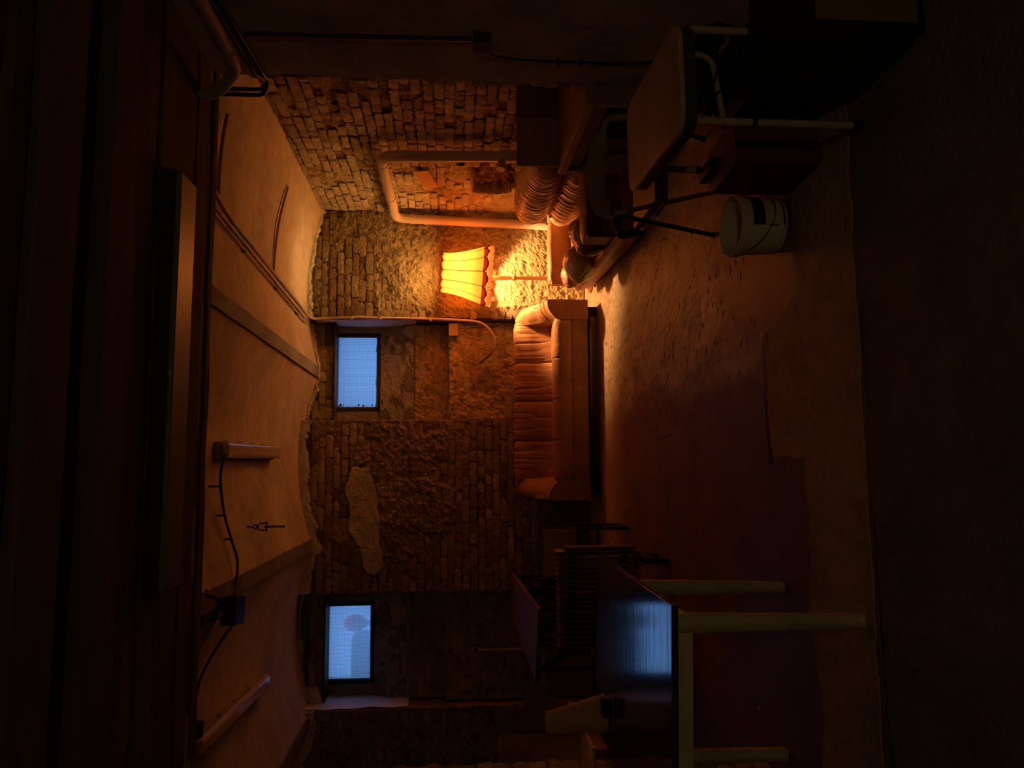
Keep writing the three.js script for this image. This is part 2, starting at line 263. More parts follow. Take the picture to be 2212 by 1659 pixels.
// ---------- the two window niches ----------
function niche(k, x0, x1, win, lintelY) {
  const side = k === 1 ? 'right' : 'left', o = struct(`wall_niche_${side}`, k === 1 ? 'window niche with stepped sill beside the lamp' : 'dark window niche with stepped sill behind the radiator');
  const [wx0, wx1, wy0, wy1] = win, L1 = k === 1 ? 1.55 : 1.59, L2 = k === 1 ? 1.94 : 2.0;
  const back = (u, v, h) => V(u, v, ZW + h);
  const base = (v) => v < L1 ? 0.38 : v < L2 ? lerp(0.255, 0.225, (v - L1) / (L2 - L1)) : lerp(0.2, 0.075, sstep(L2, wy0 - 0.03, v));
  const H = (u, v) => {
    const n = fbm(u * 15, v * 15, 5, 2 + k), f = fbm(u * 50, v * 60, 3, 3), slope = sstep(L2 - 0.01, L2 + 0.02, v), flake = sstep(0.47, 0.52, fbm(u * 5, v * 7, 4, 40 + k) + (v > 2.1 ? 0.1 : -0.03));
    let h = base(v) + (n - 0.5) * 0.04 * (1 - 0.6 * slope) + (f - 0.5) * 0.02 * (1 - 0.6 * slope) + 0.008 * flake * slope, c = mixc(k === 1 ? [0.62, 0.5, 0.3] : C_RENDER, C_MORTAR, sstep(0.54, 0.72, n) * 0.55);
    c = mixc(c, mixc([0.3, 0.27, 0.24], [0.55, 0.53, 0.5], flake), slope);
    if (Math.abs(v - L1) < 0.012 || Math.abs(v - L2) < 0.012) c = [0.5, 0.46, 0.4];
    return { h, c };
  };
  relief('rough_plaster', o, { u0: x0, u1: x1, v0: 0, v1: wy0 - 0.03, step: 0.0095, place: back, H });
  layBricks(o, { u0: x0 + 0.01, u1: x1 - 0.01, v0: 0.7, v1: L2 - 0.06, place: back, turn: 0, tones: k === 1 ? LIME : PIER, headers: 0.3, at: (u, v) => base(v + (v < L1 ? 0.03 : 0)) + 0.006, skip: (u, v) => fbm(u * 5, v * 5, 3, 60 + k) > 0.53 || Math.abs(v - L1) < 0.05 });
  // masonry round the window
  obj('wall_core', [span(x0 - 0.05, x1 + 0.05, 0, wy0 - 0.04, ZW - 0.25, ZW + 0.005), span(x0 - 0.05, x1 + 0.05, wy1 + 0.03, 3.4, ZW - 0.25, ZW + 0.02)], M.core, o);
  obj('window_surround', [span(x0 - 0.05, wx0 - 0.045, wy0 - 0.05, 3.2, ZW - 0.25, ZW + 0.05), span(wx1 + 0.045, x1 + 0.05, wy0 - 0.05, 3.2, ZW - 0.25, ZW + 0.05)], mat([0.36, 0.33, 0.3], 0.9, { map: tMottle1, bumpMap: tRough2, bumpScale: 0.012, spec: 0.2 }), o);
  obj('reveal', surf(30, 40, (s, t) => { const z = lerp(ZW, ZB - 0.02, s), y = lerp(L2 - 0.02, lintelY + 0.2, t), X = k === 1 ? x1 : x0, n = 0.03 * (fbm(z * 8, y * 8, 4, 70) - 0.5); return [X + (k === 1 ? -0.012 : 0.012) + n, y, z]; }), mat([0.8, 0.78, 0.75], 0.9, { bumpMap: tRough2, bumpScale: 0.004, spec: 0.2 }), o);
  // flat brick lintel before the window head
  const lf = (u, v, h) => V(u, v, -8.42 + h);
  relief('lintel_plaster', o, { u0: x0, u1: x1, v0: lintelY, v1: 3.2, step: 0.014, place: lf, H: (u, v) => { const l = vaultY(u) - v - 0.05 * noise(u * 8, v * 8, 4) - (k === 2 && u < -2.3 ? 0.12 : 0.01), n = fbm(u * 12, v * 12, 4, 6); return l < 0 ? { h: 0.02, c: C_PALE } : { h: -0.015 + (n - 0.5) * 0.03, c: C_MORTAR }; } });
  obj('lintel_core', [span(x0 - 0.02, x1 + 0.02, lintelY + 0.004, 3.4, ZW - 0.02, -8.46)], M.core, o);
  layBricks(o, { u0: x0 + 0.01, u1: k === 1 ? x1 - 0.3 : x1 - 0.01, v0: lintelY + 0.045, v1: 3.06, place: lf, turn: 0, tones: PIER, headers: 0.2, skip: (u, v) => vaultY(u) - v < 0.05 || (k === 2 && u < -2.32) });
  obj('lintel_board', [rspan(x0 + 0.005, x1 - 0.005, lintelY - 0.008, lintelY + 0.006, -8.62, -8.395, 0.003)], M.darkWood, o);
  if (k === 1) obj('beam_stub', [rspan(x1 - 0.27, x1 - 0.02, lintelY + 0.01, lintelY + 0.11, -8.5, -8.4, 0.004)], M.black, o);
}
const W1 = [0.725, 1.555, 2.385, 2.9], W2 = [-2.315, -1.51, 2.42, 2.96];
niche(1, 0.55, 1.68, W1, 2.835); niche(2, -2.49, -1.31, W2, 2.885);
function windowUnit(k, [x0, x1, y0, y1], label) {
  const o = struct(`window_${k}`, label), f = 0.042, z = ZW + 0.03;
  obj('window_frame', [rspan(x0 - f, x1 + f, y0 - f, y0, z - 0.04, z + 0.03, 0.004), rspan(x0 - f, x1 + f, y1, y1 + f, z - 0.04, z + 0.03, 0.004), rspan(x0 - f, x0, y0 - f, y1 + f, z - 0.04, z + 0.03, 0.004), rspan(x1, x1 + f, y0 - f, y1 + f, z - 0.04, z + 0.03, 0.004)], M.darkSteel, o);
  obj('putty', [rspan(x0, x1, y0, y0 + 0.008, z, z + 0.012, 0.003), rspan(x0, x0 + 0.008, y0, y1, z, z + 0.012, 0.003), rspan(x1 - 0.008, x1, y0, y1, z, z + 0.012, 0.003)], M.sillplaster, o);
  const pane = new THREE.MeshPhysicalMaterial({ color: rgb(0.9, 0.94, 0.97), roughness: 0.78, transmission: 1, thickness: 0, ior: 1.5, side: THREE.DoubleSide, bumpMap: tSoft1, bumpScale: 0.004 });
  obj('pane', [new THREE.PlaneGeometry(x1 - x0, y1 - y0).translate((x0 + x1) / 2, (y0 + y1) / 2, z - 0.005)], pane, o);
  const w = []; for (let x = x0 + 0.012; x < x1; x += 0.0135) w.push(box(0.0019, y1 - y0, 0.0015, x, (y0 + y1) / 2, z)); for (let y = y0 + 0.01; y < y1; y += 0.0135) w.push(box(x1 - x0, 0.0016, 0.0015, (x0 + x1) / 2, y, z));
  tag(obj('wire_mesh', w, M.wire, o), null, null, null, 'stuff');
  const d = [], cut = k === 1 ? 40 : 0;                             // grime and flaking putty in the corners
  for (let i = 0; i < cut; i++) { const s = rr(0.004, 0.016), low = rnd() < 0.7; d.push(new THREE.IcosahedronGeometry(s, 1).scale(rr(0.6, 1.6), rr(0.5, 1), 0.12).translate(low ? lerp(x0, x1, Math.pow(rnd(), 2)) : x0 + rr(0, 0.03), low ? y0 + rr(0, 0.012) : rr(y0, y1), z + 0.004)); }
  if (cut) tag(obj('grime', d, M.darkSteel, o), null, null, null, 'stuff');
}
M.wire = mat([0.1, 0.13, 0.18], 0.5);
windowUnit(1, W1, 'wired glass basement window with flaking putty right of the middle pier');
windowUnit(2, W2, 'wired glass basement window with a red blur behind it, left of the middle pier');
{ // outside: street level and the pale front across it
  const o = struct('wall_street', 'pale house front across the street, seen through wired glass');
  const fm = mat([0.55, 0.56, 0.58], 0.9);
  obj('house_front', [span(-8, 8, 1.5, 3.72, -13.4, -13.1)], fm, o);
  obj('pavement', [span(-8, 8, 1.4, 2.2, -13.2, ZW - 0.26)], M.concrete, o);
  const b = thing('bollard', 'red-topped post standing outside behind the wired glass', 'post', [-1.86, 2.2, -9.5]);
  obj('post', [rod([0, 0, 0], [0, 0.38, 0], 0.035)], fm, b); obj('head', [new THREE.SphereGeometry(0.115, 28, 18).scale(0.9, 1.2, 0.9).translate(0, 0.5, 0)], mat([0.92, 0.02, 0.06], 0.5), b);
  const n = thing('bin', 'dark grey bin outside, a shadow behind the lower part of the wired glass', 'bin', [-2.5, 2.2, -9.9]);
  obj('body', [rspan(-0.55, 0.42, 0, 0.5, -0.25, 0.25, 0.03)], mat([0.1, 0.11, 0.13], 0.7), n); obj('lid', [rspan(-0.57, 0.44, 0.5, 0.56, -0.27, 0.27, 0.02)], mat([0.12, 0.13, 0.15], 0.6), n);
}
// ---------- right wall ----------
{
  const o = struct('wall_right', 'right side wall of limewashed brick behind the grey pipe');
  const side = (u, v, h) => V(XR - h, v, u);
  const hole = blob([[-7.57, 1.3], [-7.2, 1.32], [-6.9, 1.34], [-6.8, 1.24], [-6.82, 0.9], [-7.5, 0.82], [-7.6, 1.12]]);
  const rub = blob([[-6.7, 1.62], [-7.25, 1.56], [-7.3, 1.35], [-6.7, 1.36]]);
  const hd = (u, v) => hole(u, v) + 0.05 * (fbm(u * 10, v * 10, 4, 31) - 0.5);
  const small = (u, v) => 0.042 - Math.hypot(u + 6.8, v - 1.43) + 0.02 * (noise(u * 40, v * 40) - 0.5), small2 = (u, v) => 0.03 - Math.hypot(u + 5.72, v - 2.45);
  const low = (u, v) => sstep(1.5, 0.7, v + 0.5 * (fbm(u * 3, v * 3, 3, 8) - 0.5)) * sstep(-7.2, -7.9, u);
  const lip = (u) => u > -7.75 ? 0 : 1;
  const H = (u, v) => {
    const n = fbm(u * 14, v * 20, 5, 15), f = fbm(u * 50, v * 60, 3, 16), d = hd(u, v), q = Math.max(small(u, v), small2(u, v)), c = Math.max(low(u, v), sstep(-0.02, 0.05, rub(u, v)) * 0.7);
    let h = -0.017 + (n - 0.5) * 0.034 + (f - 0.5) * 0.018 + 0.03 * c, col = mixc([0.32, 0.25, 0.15], [0.48, 0.42, 0.29], clamp(c + sstep(0.52, 0.6, n) * 0.7));
    if (d > 0) { h = lerp(h, -0.13 + (n - 0.5) * 0.13 + (f - 0.5) * 0.05, sstep(0, 0.03, d)); col = mixc(col, [0.2, 0.12, 0.055], sstep(0, 0.03, d)); }
    if (q > 0) { h = lerp(h, -0.1, sstep(0, 0.012, q)); col = [0.02, 0.015, 0.01]; }
    return { h, c: col };
  };
  relief('mortar', o, { u0: -8.25, u1: -3.9, v0: 0.5, v1: 3.03, step: 0.01, place: side, flip: true, H });
  layBricks(o, { u0: -8.16, u1: -4.6, v0: 0.78, v1: 2.97, place: side, turn: -Math.PI / 2, tones: LIME, headers: 0.55, near: true, most: 298, course: 0.084, at: () => 0.004, skip: (u, v, w) => hd(u, v) > -0.02 || small(u, v) > -0.03 || small2(u, v) > -0.02 || low(u, v) > 0.75 || rub(u, v) > 0 || fbm(u * 4, v * 4, 3, 77) > 0.66 });
  obj('wall_core', [span(XR + 0.16, XR + 0.45, 0, 3.5, -9.1, -3.7)], M.core, o);
  const card = thing('note_card', 'tilted brown card with faint hand lettering stuck on the brick wall', 'card');
  const cv = document.createElement('canvas'); cv.width = 512; cv.height = 220; const x = cv.getContext('2d'); x.fillStyle = '#c9a878'; x.fillRect(0, 0, 512, 220);
  x.strokeStyle = 'rgba(90,60,30,0.55)'; x.fillStyle = 'rgba(90,60,30,0.55)'; x.font = '120px sans-serif'; x.strokeText('OFEN', 70, 150); x.lineWidth = 2;
  const t = new THREE.CanvasTexture(cv); t.colorSpace = THREE.SRGBColorSpace;
  const g = new THREE.BoxGeometry(0.43, 0.14, 0.006); const cm = mat([0.85, 0.72, 0.58], 0.85, { map: t });
  const m = add('sheet', g, cm, card); card.position.set(XR - 0.035, 1.765, -7.13); card.rotation.set(0, -Math.PI / 2, 0); card.rotateZ(0.2);
}
// ---------- left wall, near passage, floor, ceiling ----------
{
  const o = struct('wall_left', 'far left wall in the dark'); obj('wall_core', [span(XL - 0.3, XL, 0, 3.5, -9, -3.6)], M.core, o);
  const a = struct('wall_front_left', 'wall left of the passage opening'); obj('wall_core', [span(XL, JL - 0.02, 0, 3.4, ZJL, ZJL + 0.3)], M.core, a);
  const p = struct('wall_passage_left', 'left side of the passage, a brick jamb at the picture edge');
  obj('wall_core', [span(JL - 0.3, JL - 0.03, 0, 3.4, ZJL + 0.02, 1.6)], M.core, p);
  const side = (u, v, h) => V(JL - 0.01 + h, v, u);
  relief('mortar', p, { u0: ZJL, u1: -1.6, v0: 0, v1: 2.86, step: 0.03, place: side, H: (u, v) => ({ h: -0.02 + 0.02 * (fbm(u * 12, v * 12, 3, 3) - 0.5), c: [0.25, 0.17, 0.09] }) });
  layBricks(p, { u0: ZJL + 0.005, u1: -2.6, v0: 0.04, v1: 2.83, place: side, turn: Math.PI / 2, tones: LIME, headers: 0.3, near: false });
  const r = struct('wall_passage_right', 'bare plaster side of the passage behind the small laminate table');
  const pl = surf(180, 170, (s, t) => {
    const z = lerp(ZJ, 1.55, Math.pow(s, 1.6)), y = lerp(0, 2.9, t); let d = 0.012 * (fbm(z * 1.5, y * 1.5, 3, 5) - 0.5), zz = z;
    if (s === 0) zz += 0.09 * (fbm(y * 6, 3, 4, 9) - 0.5) + 0.03 * (noise(y * 22, 1) - 0.5);
    const c = [[-3.53, 0.82, 0.05], [-3.5, 0.86, 0.03], [-3.4, 0.95, 0.02], [-3.62, 0.7, 0.018]]; for (const [cz, cy, cr] of c) if (Math.hypot(z - cz, (y - cy) * 0.7) < cr + 0.02 * noise(z * 40, y * 40)) d -= 0.008;
    return [JR - d, y, zz, z, y];
  });
  add('plaster_face', pl, M.jamb, r);
  obj('wall_core', [span(JR + 0.03, JR + 0.5, 0, 3.4, ZJ + 0.02, 1.6), span(JR + 0.012, XR + 0.2, 0, 3.4, ZJ + 0.015, ZJ + 0.35)], M.core, r, 1);
  const e = []; for (let v = 0.1; v < 2.75; v += 0.084) if (rnd() < 0.7) e.push([v, rr(-0.006, 0.016)]);
  for (const [v, q] of e) { const b = add('brick', SHAPES[0][Math.floor(rnd() * 7)], LIME[Math.floor(rnd() * 6)], r); b.position.set(JR + 0.055 - q, v, ZJ - 0.012 - rr(0, 0.02)); b.rotation.y = -Math.PI / 2; }
  const f = struct('wall_behind', 'wall behind the camera'); obj('wall_core', [span(JL - 0.3, JR + 0.5, 0, 3.4, 1.55, 1.85)], M.core, f);
}

{ // the lit room at the photographer's back
  const o = thing('wall_lamp', 'small bare bulb lamp on the wall behind the camera', 'lamp', [0.55, 1.7, 1.5]);
  const c = new THREE.Color().setRGB(1, 0.72, 0.36);
  obj('plate', [rod([0, 0, 0.05], [0, 0, 0.025], 0.05)], M.white, o); obj('socket', [rod([0, 0, 0.03], [0, 0, -0.05], 0.02)], M.black, o);
  add('bulb', new THREE.SphereGeometry(0.035, 16, 12).translate(0, 0, -0.085), new THREE.MeshStandardMaterial({ color: 0xffffff, emissive: c, emissiveIntensity: 3 }), o);
  const l = new THREE.PointLight(c, 0.85, 0, 2); l.position.set(0.55, 1.7, 1.415); l.castShadow = true; l.shadow.mapSize.set(1024, 1024); l.shadow.bias = -0.002; scene.add(l);
}
// ---------- floor ----------
{
  const FX0 = -4.3, FX1 = 2.95, FZ0 = -8.8, FZ1 = -2.6, w = 1450, h = 1240, B = new Float32Array(w * h), D = new Float32Array(w * h), K = new Float32Array(w * h);
  const X = (i) => lerp(FX0, FX1, i / w), Z = (j) => lerp(FZ0, FZ1, j / h);
  const raw = (x, z) => sstep(-0.08, 0.1, 0.55 * (fbm(x * 2.4, z * 1.3, 4, 3) - 0.5) + Math.min(x - 0.4 - 0.12 * (z + 5.6), 1.2, (-3.6 - z) * 0.5) * 0.55 - 0.06 - 0.5 * sstep(-6.9, -7.4, z));
  for (let j = 0; j < h; j++) for (let i = 0; i < w; i++) {
    const x = X(i), z = Z(j), r = raw(x, z), st = fbm(x * 18, z * 15, 5, 2), n = fbm(x * 8, z * 6, 4, 5);
    B[j * w + i] = 0.5 + (st - 0.5) * (0.16 + 0.75 * r) + (n - 0.5) * (0.22 + 0.3 * r); D[j * w + i] = r;
  }
  const dent = (x, z, rx, rz, depth) => { const ci = (x - FX0) / (FX1 - FX0) * w, cj = (z - FZ0) / (FZ1 - FZ0) * h, ri = rx / (FX1 - FX0) * w, rj = rz / (FZ1 - FZ0) * h; for (let j = Math.max(0, Math.floor(cj - rj)); j <= Math.min(h - 1, cj + rj); j++) for (let i = Math.max(0, Math.floor(ci - ri)); i <= Math.min(w - 1, ci + ri); i++) { const q = 1 - ((i - ci) / ri) ** 2 - ((j - cj) / rj) ** 2; if (q > 0) { B[j * w + i] -= depth * 0.5 * Math.min(1, q * 2); K[j * w + i] = Math.max(K[j * w + i], Math.min(1, q * 2.5) * Math.min(1, depth * 1.6)); } } };
  for (let k = 0; k < 1500; k++) { const x = rr(-1, 2), z = rr(-7.7, -3.4), s = Math.pow(rnd(), 3); if (rnd() < 0.25 + 0.75 * clamp((x + 0.4) * 0.6)) dent(x, z, 0.006 + 0.02 * s, 0.007 + 0.014 * s, 0.2 + 0.5 * rnd()); }
  for (let k = 0; k < 70; k++) { const x = rr(0.3, 1.15), z = -5.6 + 1.3 * x + rr(-0.7, 0.7); dent(x, z, rr(0.012, 0.032), rr(0.009, 0.022), 0.8); }
  let cx = 0.75, cz = -6.0; for (let k = 0; k < 120; k++) { cx += 0.0045 + 0.022 * (noise(k * 0.13, 7) - 0.45) + 0.006 * (rnd() - 0.5); cz += 0.009 + 0.016 * (rnd() - 0.5); dent(cx, cz, 0.005 + 0.006 * rnd(), 0.01, 0.5); }
  cx = 0.2; cz = -5.4; for (let k = 0; k < 34; k++) { cx += 0.001; cz += 0.011; dent(cx, cz, 0.009, 0.012, 0.4); }
  for (let x = 0.02; x < 0.64; x += 0.008) dent(x, -3.45 - 0.01 * noise(x * 30, 2), 0.014, 0.03 + 0.02 * noise(x * 14, 5), 0.9);
  const pick = (A) => (u, v) => A[Math.min(h - 1, Math.floor(v * h)) * w + Math.min(w - 1, Math.floor(u * w))];
  const pb = pick(B), pr = pick(D), pk = pick(K);
  const map = tex(w, h, (u, v) => { const x = lerp(FX0, FX1, u), z = lerp(FZ0, FZ1, v), r = pr(u, v), n = 0.75 + 0.5 * fbm(x * 5, z * 5, 4, 11), b = 0.75 + 0.5 * pb(u, v); const sm = sstep(-6.3, -7.2, z), dk = 1 - 0.72 * pk(u, v); let c = mixc([0.21, 0.108, 0.075], [0.44, 0.36, 0.235], r); c = mixc(c, [0.5, 0.34, 0.25], sm * 0.9); return c.map((q) => Math.pow(clamp(q * n * b * dk), 1 / 2.2)); }, true);  // smooth pinkish floor by the long sofa, sheen brightened into its colour
  const bump = tex(w, h, (u, v) => pb(u, v) * 0.7 + 0.1);
  for (const t of [map, bump]) t.wrapS = t.wrapT = THREE.ClampToEdgeWrapping;
  const fm = mat([1, 1, 1], 0.52, { map, bumpMap: bump, bumpScale: 0.016, spec: 0.4 });
  const o = struct('floor', 'worn red painted cellar floor with scuffed raw streaks');
  add('floor_surface', surf(60, 60, (s, t) => [lerp(FX0, FX1, s), 0, lerp(FZ0, FZ1, t), s, t]), fm, o);
  obj('floor_slab', [span(XL - 0.3, XR + 0.4, -0.3, -0.012, -9.1, 1.85)], M.core, o);
  const nf = struct('floor_passage', 'dark concrete floor of the passage in the foreground');
  add('floor_surface', surf(120, 90, (s, t) => { const x = lerp(JL - 0.05, JR + 0.05, s), z = lerp(-2.63 + 0.028 * (0.7 - x) + 0.012 * (noise(x * 9, 3) - 0.5), 1.6, t); return [x, -0.003 + 0.004 * (fbm(x * 2, z * 2, 3, 4) - 0.5), z, x, z]; }), mat([0.2, 0.17, 0.125], 0.85, { map: tMottle1, bumpMap: tRough2, bumpScale: 0.006, spec: 0.3 }), nf);
  // repair screed in front of the threshold
  const pts = [[2.19, -3.1], [0.78, -3.08], [0.66, -3.4], [0.3, -3.44], [0.05, -3.42], [0.03, -3.1], [-0.3, -3.08], [-0.62, -3.12], [-1.0, -3.05], [-1.39, -3.1], [-1.39, -2.64], [2.19, -2.6]];
  const ip = []; for (let i = 0; i < pts.length; i++) { const [a, b] = pts[i], [c, d] = pts[(i + 1) % pts.length], n = Math.ceil(Math.hypot(c - a, d - b) / 0.04); for (let k = 0; k < n; k++) { const t = k / n; ip.push([lerp(a, c, t) + 0.02 * (noise(a + t * 22, b * 9 + t * 7) - 0.5), -(lerp(b, d, t) + 0.03 * (noise(c * 5 + t * 26, t * 19) - 0.5))]); } }
  const pg = extr(ip, 0.004).rotateX(-Math.PI / 2); obj('screed_patch', [pg], mat([0.46, 0.35, 0.21], 0.7, { map: tMottle1, bumpMap: tRough2, bumpScale: 0.008, spec: 0.3 }), nf);
}
// ---------- ceiling ----------
{
  const o = struct('ceiling', 'shallow plastered vaults between steel beams');
  const bays = [[1.155, XR + 0.02], [-0.73, 1.033], [-2.55, -0.85], [-4.35, -2.67]];
  for (const [a, b] of bays) add('vault', surf(60, 120, (s, t) => { const x = lerp(a, b, s), z = lerp(ZW, ZA - 0.0, t); return [x, vaultY(x) + 0.012 * Math.sin(Math.PI * s) * (fbm(x * 1.3, z * 0.8, 3, 6) - 0.5) - 0.02 * sstep(-8.0, -8.25, z) * 0, z, x, z]; }), M.plaster, o);
  for (const x of BEAMS.slice(0, 3)) { const g = new THREE.BoxGeometry(0.122, 0.016, ZA - ZW, 2, 1, 60), p = g.attributes.position; for (let i = 0; i < p.count; i++) p.setX(i, p.getX(i) + 0.006 * (noise(p.getZ(i) * 6, p.getX(i) * 9) - 0.5)); g.computeVertexNormals(); obj('beam', [g.translate(x, 3.008, (ZA + ZW) / 2), span(x - 0.055, x + 0.055, 3.01, 3.3, ZW, ZA)], M.beam, o); }
  obj('ceiling_slab', [span(XL - 0.3, XR + 0.5, 3.32, 3.55, -9.1, 1.85)], M.core, o, 1);
  const c = struct('ceiling_passage', 'rough boards and beams over the passage near the camera');
  obj('lintel_face', [span(JL - 0.3, JR + 0.5, 2.83, 3.33, ZA - 0.0, ZA + 0.1)], M.jamb, c);
  const rows = [[-4.06, -3.995, 2.815, 0.04], [-3.985, -3.79, 2.83, 0.05], [-3.775, -3.57, 2.835, 0.05], [-3.555, -3.33, 2.83, 0.05], [-3.31, -3.02, 2.84, 0.05], [-3.0, -2.78, 2.79, 0.1], [-2.75, -2.62, 2.87, 0.05], [-2.58, -2.34, 2.8, 0.09], [-2.32, -2.1, 2.84, 0.05], [-2.05, -1.6, 2.8, 0.08], [-1.58, -1.1, 2.84, 0.06]];
  for (const [z0, z1, y, t] of rows) { const g = new THREE.BoxGeometry(JR - JL + 0.02, t, z1 - z0, 60, 1, 2), p = g.attributes.position; for (let i = 0; i < p.count; i++) { const x = p.getX(i), e = Math.sign(p.getZ(i)); p.setZ(i, p.getZ(i) + 0.008 * (noise(x * 5 + z0 * 31, e * 3) - 0.5)); p.setY(i, p.getY(i) + 0.008 * (noise(x * 3 + z0 * 17, 8 + e) - 0.5)); } g.computeVertexNormals(); obj('board', [g.translate((JL + JR) / 2, y + t / 2, (z0 + z1) / 2)], M.boards, c); }
  obj('ceiling_slab', [span(JL - 0.3, JR + 0.5, 2.9, 3.33, ZA + 0.1, 1.85)], M.core, c);
}
// ---------- floor lamp ----------
{
  const o = thing('floor_lamp', 'lit floor lamp with a scalloped orange fabric shade in the corner', 'lamp', [2.05, 0, -7.8]);
  obj('base', [lathe([[0, 0.0], [0.15, 0.0], [0.152, 0.012], [0.13, 0.028], [0.05, 0.04], [0.022, 0.07], [0, 0.07]])], M.wood, o);
  obj('pole', [lathe([[0.0, 0.06], [0.024, 0.06], [0.02, 0.3], [0.023, 0.55], [0.017, 0.82], [0.025, 0.83], [0.03, 0.845], [0.025, 0.86], [0.018, 0.87], [0.024, 0.97], [0.027, 1.06], [0.018, 1.18], [0.01, 1.3], [0, 1.3]])], mat([0.78, 0.55, 0.32], 0.45), o);
  const T = new THREE.Matrix4().makeTranslation(0.035, 1.39, 0).multiply(new THREE.Matrix4().makeRotationZ(-0.07)), N = 12, t0 = 0.1;
  const shade = mat([0.165, 0.05, 0.0115], 1, { transmission: 0.66, thickness: 0, spec: 0.1 }), dark = mat([0.1, 0.03, 0.012], 0.8), lace = mat([0.32, 0.11, 0.045], 0.5, { transmission: 0.6, thickness: 0, spec: 0.1 });
  const R = (t) => 0.2 + 0.113 * Math.pow(t, 1.9);
  for (let k = 0; k < N; k++) {
    const P = (s, t) => { const a = t0 + (k + s) * 2 * Math.PI / N, b = Math.sin(Math.PI * s), r = (R(t) + 0.012 * Math.pow(b, 0.8)) * (1 - 0.018 * (1 - b)), y = lerp(0.222, -0.208, t) + Math.pow(b, 0.75) * (0.02 * (1 - t) ** 6 - 0.046 * t ** 6); return [r * Math.cos(a), y, r * Math.sin(a)]; };
    const p = add('shade_panel', surf(14, 20, P).applyMatrix4(T), shade, o);
    const pts = (f) => Array.from({ length: 13 }, (_, i) => f(i / 12));
    obj('piping', [tube(pts((q) => P(0, q)), 0.0036, 24, 5), tube(pts((q) => P(q, 0)), 0.0034, 20, 5), tube(pts((q) => P(q, 1)), 0.0048, 20, 5)].map((g) => g.applyMatrix4(T)), dark, p);
  }
  const ring = (r, y, q, n = 64) => new THREE.TorusGeometry(r, q, 6, n).rotateX(Math.PI / 2).translate(0, y, 0).applyMatrix4(T);
  obj('wire_ring', [ring(0.305, -0.232, 0.0035), ring(0.197, 0.228, 0.003), ring(0.02, -0.06, 0.004), ...[0, 2, 4].map((a) => rod([0.02 * Math.cos(a), -0.06, 0.02 * Math.sin(a)], [0.26 * Math.cos(a), -0.09, 0.26 * Math.sin(a)], 0.002).applyMatrix4(T))], M.steel, o);
  obj('lace', [surf(192, 4, (s, t) => { const a = s * 2 * Math.PI, r = 0.309 + 0.004 * Math.sin(96 * a); return [r * Math.cos(a), -0.2 - 0.05 * t, r * Math.sin(a)]; }).applyMatrix4(T)], lace, o, 0);
  obj('frill', [surf(360, 8, (s, t) => { const a = s * 2 * Math.PI, r = 0.313 + 0.012 * Math.sin(60 * a + t * 1.5) * t + 0.008 * Math.sin(17 * a), y = -0.252 - t * (0.05 + 0.006 * Math.sin(24 * a) + 0.003 * Math.sin(60 * a)); return [r * Math.cos(a), y, r * Math.sin(a)]; }).applyMatrix4(T)], mat([0.5, 0.17, 0.07], 1, { transmission: 0.12, thickness: 0, spec: 0.1 }), o, 0);
  obj('added_top_diffuser', [surf(48, 3, (s, t) => { const a = s * 2 * Math.PI, r = 0.025 + 0.17 * t; return [r * Math.cos(a), 0.205, r * Math.sin(a)]; }).applyMatrix4(T)], mat([0.9, 0.8, 0.6], 1, { transmission: 0.6, thickness: 0, spec: 0.1 }), o, 0);  // unseen disc added in the top opening to soften the light upward
  const glow = new THREE.MeshStandardMaterial({ color: 0xffffff, emissive: LAMP_COLOR, emissiveIntensity: 9 });
  add('bulb', new THREE.SphereGeometry(0.032, 20, 14).scale(1, 1.15, 1).translate(LAMP.x - 2.05, 1.39, 0), glow, o);
  obj('socket', [rod([0.01, 1.29, 0], [LAMP.x - 2.05 - 0.003, 1.355, 0], 0.017)], M.black, o);
  const l = new THREE.PointLight(LAMP_COLOR, LAMP_POWER, 0, 2); l.position.copy(LAMP); l.castShadow = true; l.shadow.radius = 3.2; l.shadow.mapSize.set(2048, 2048); l.shadow.bias = -0.002; scene.add(l);
}

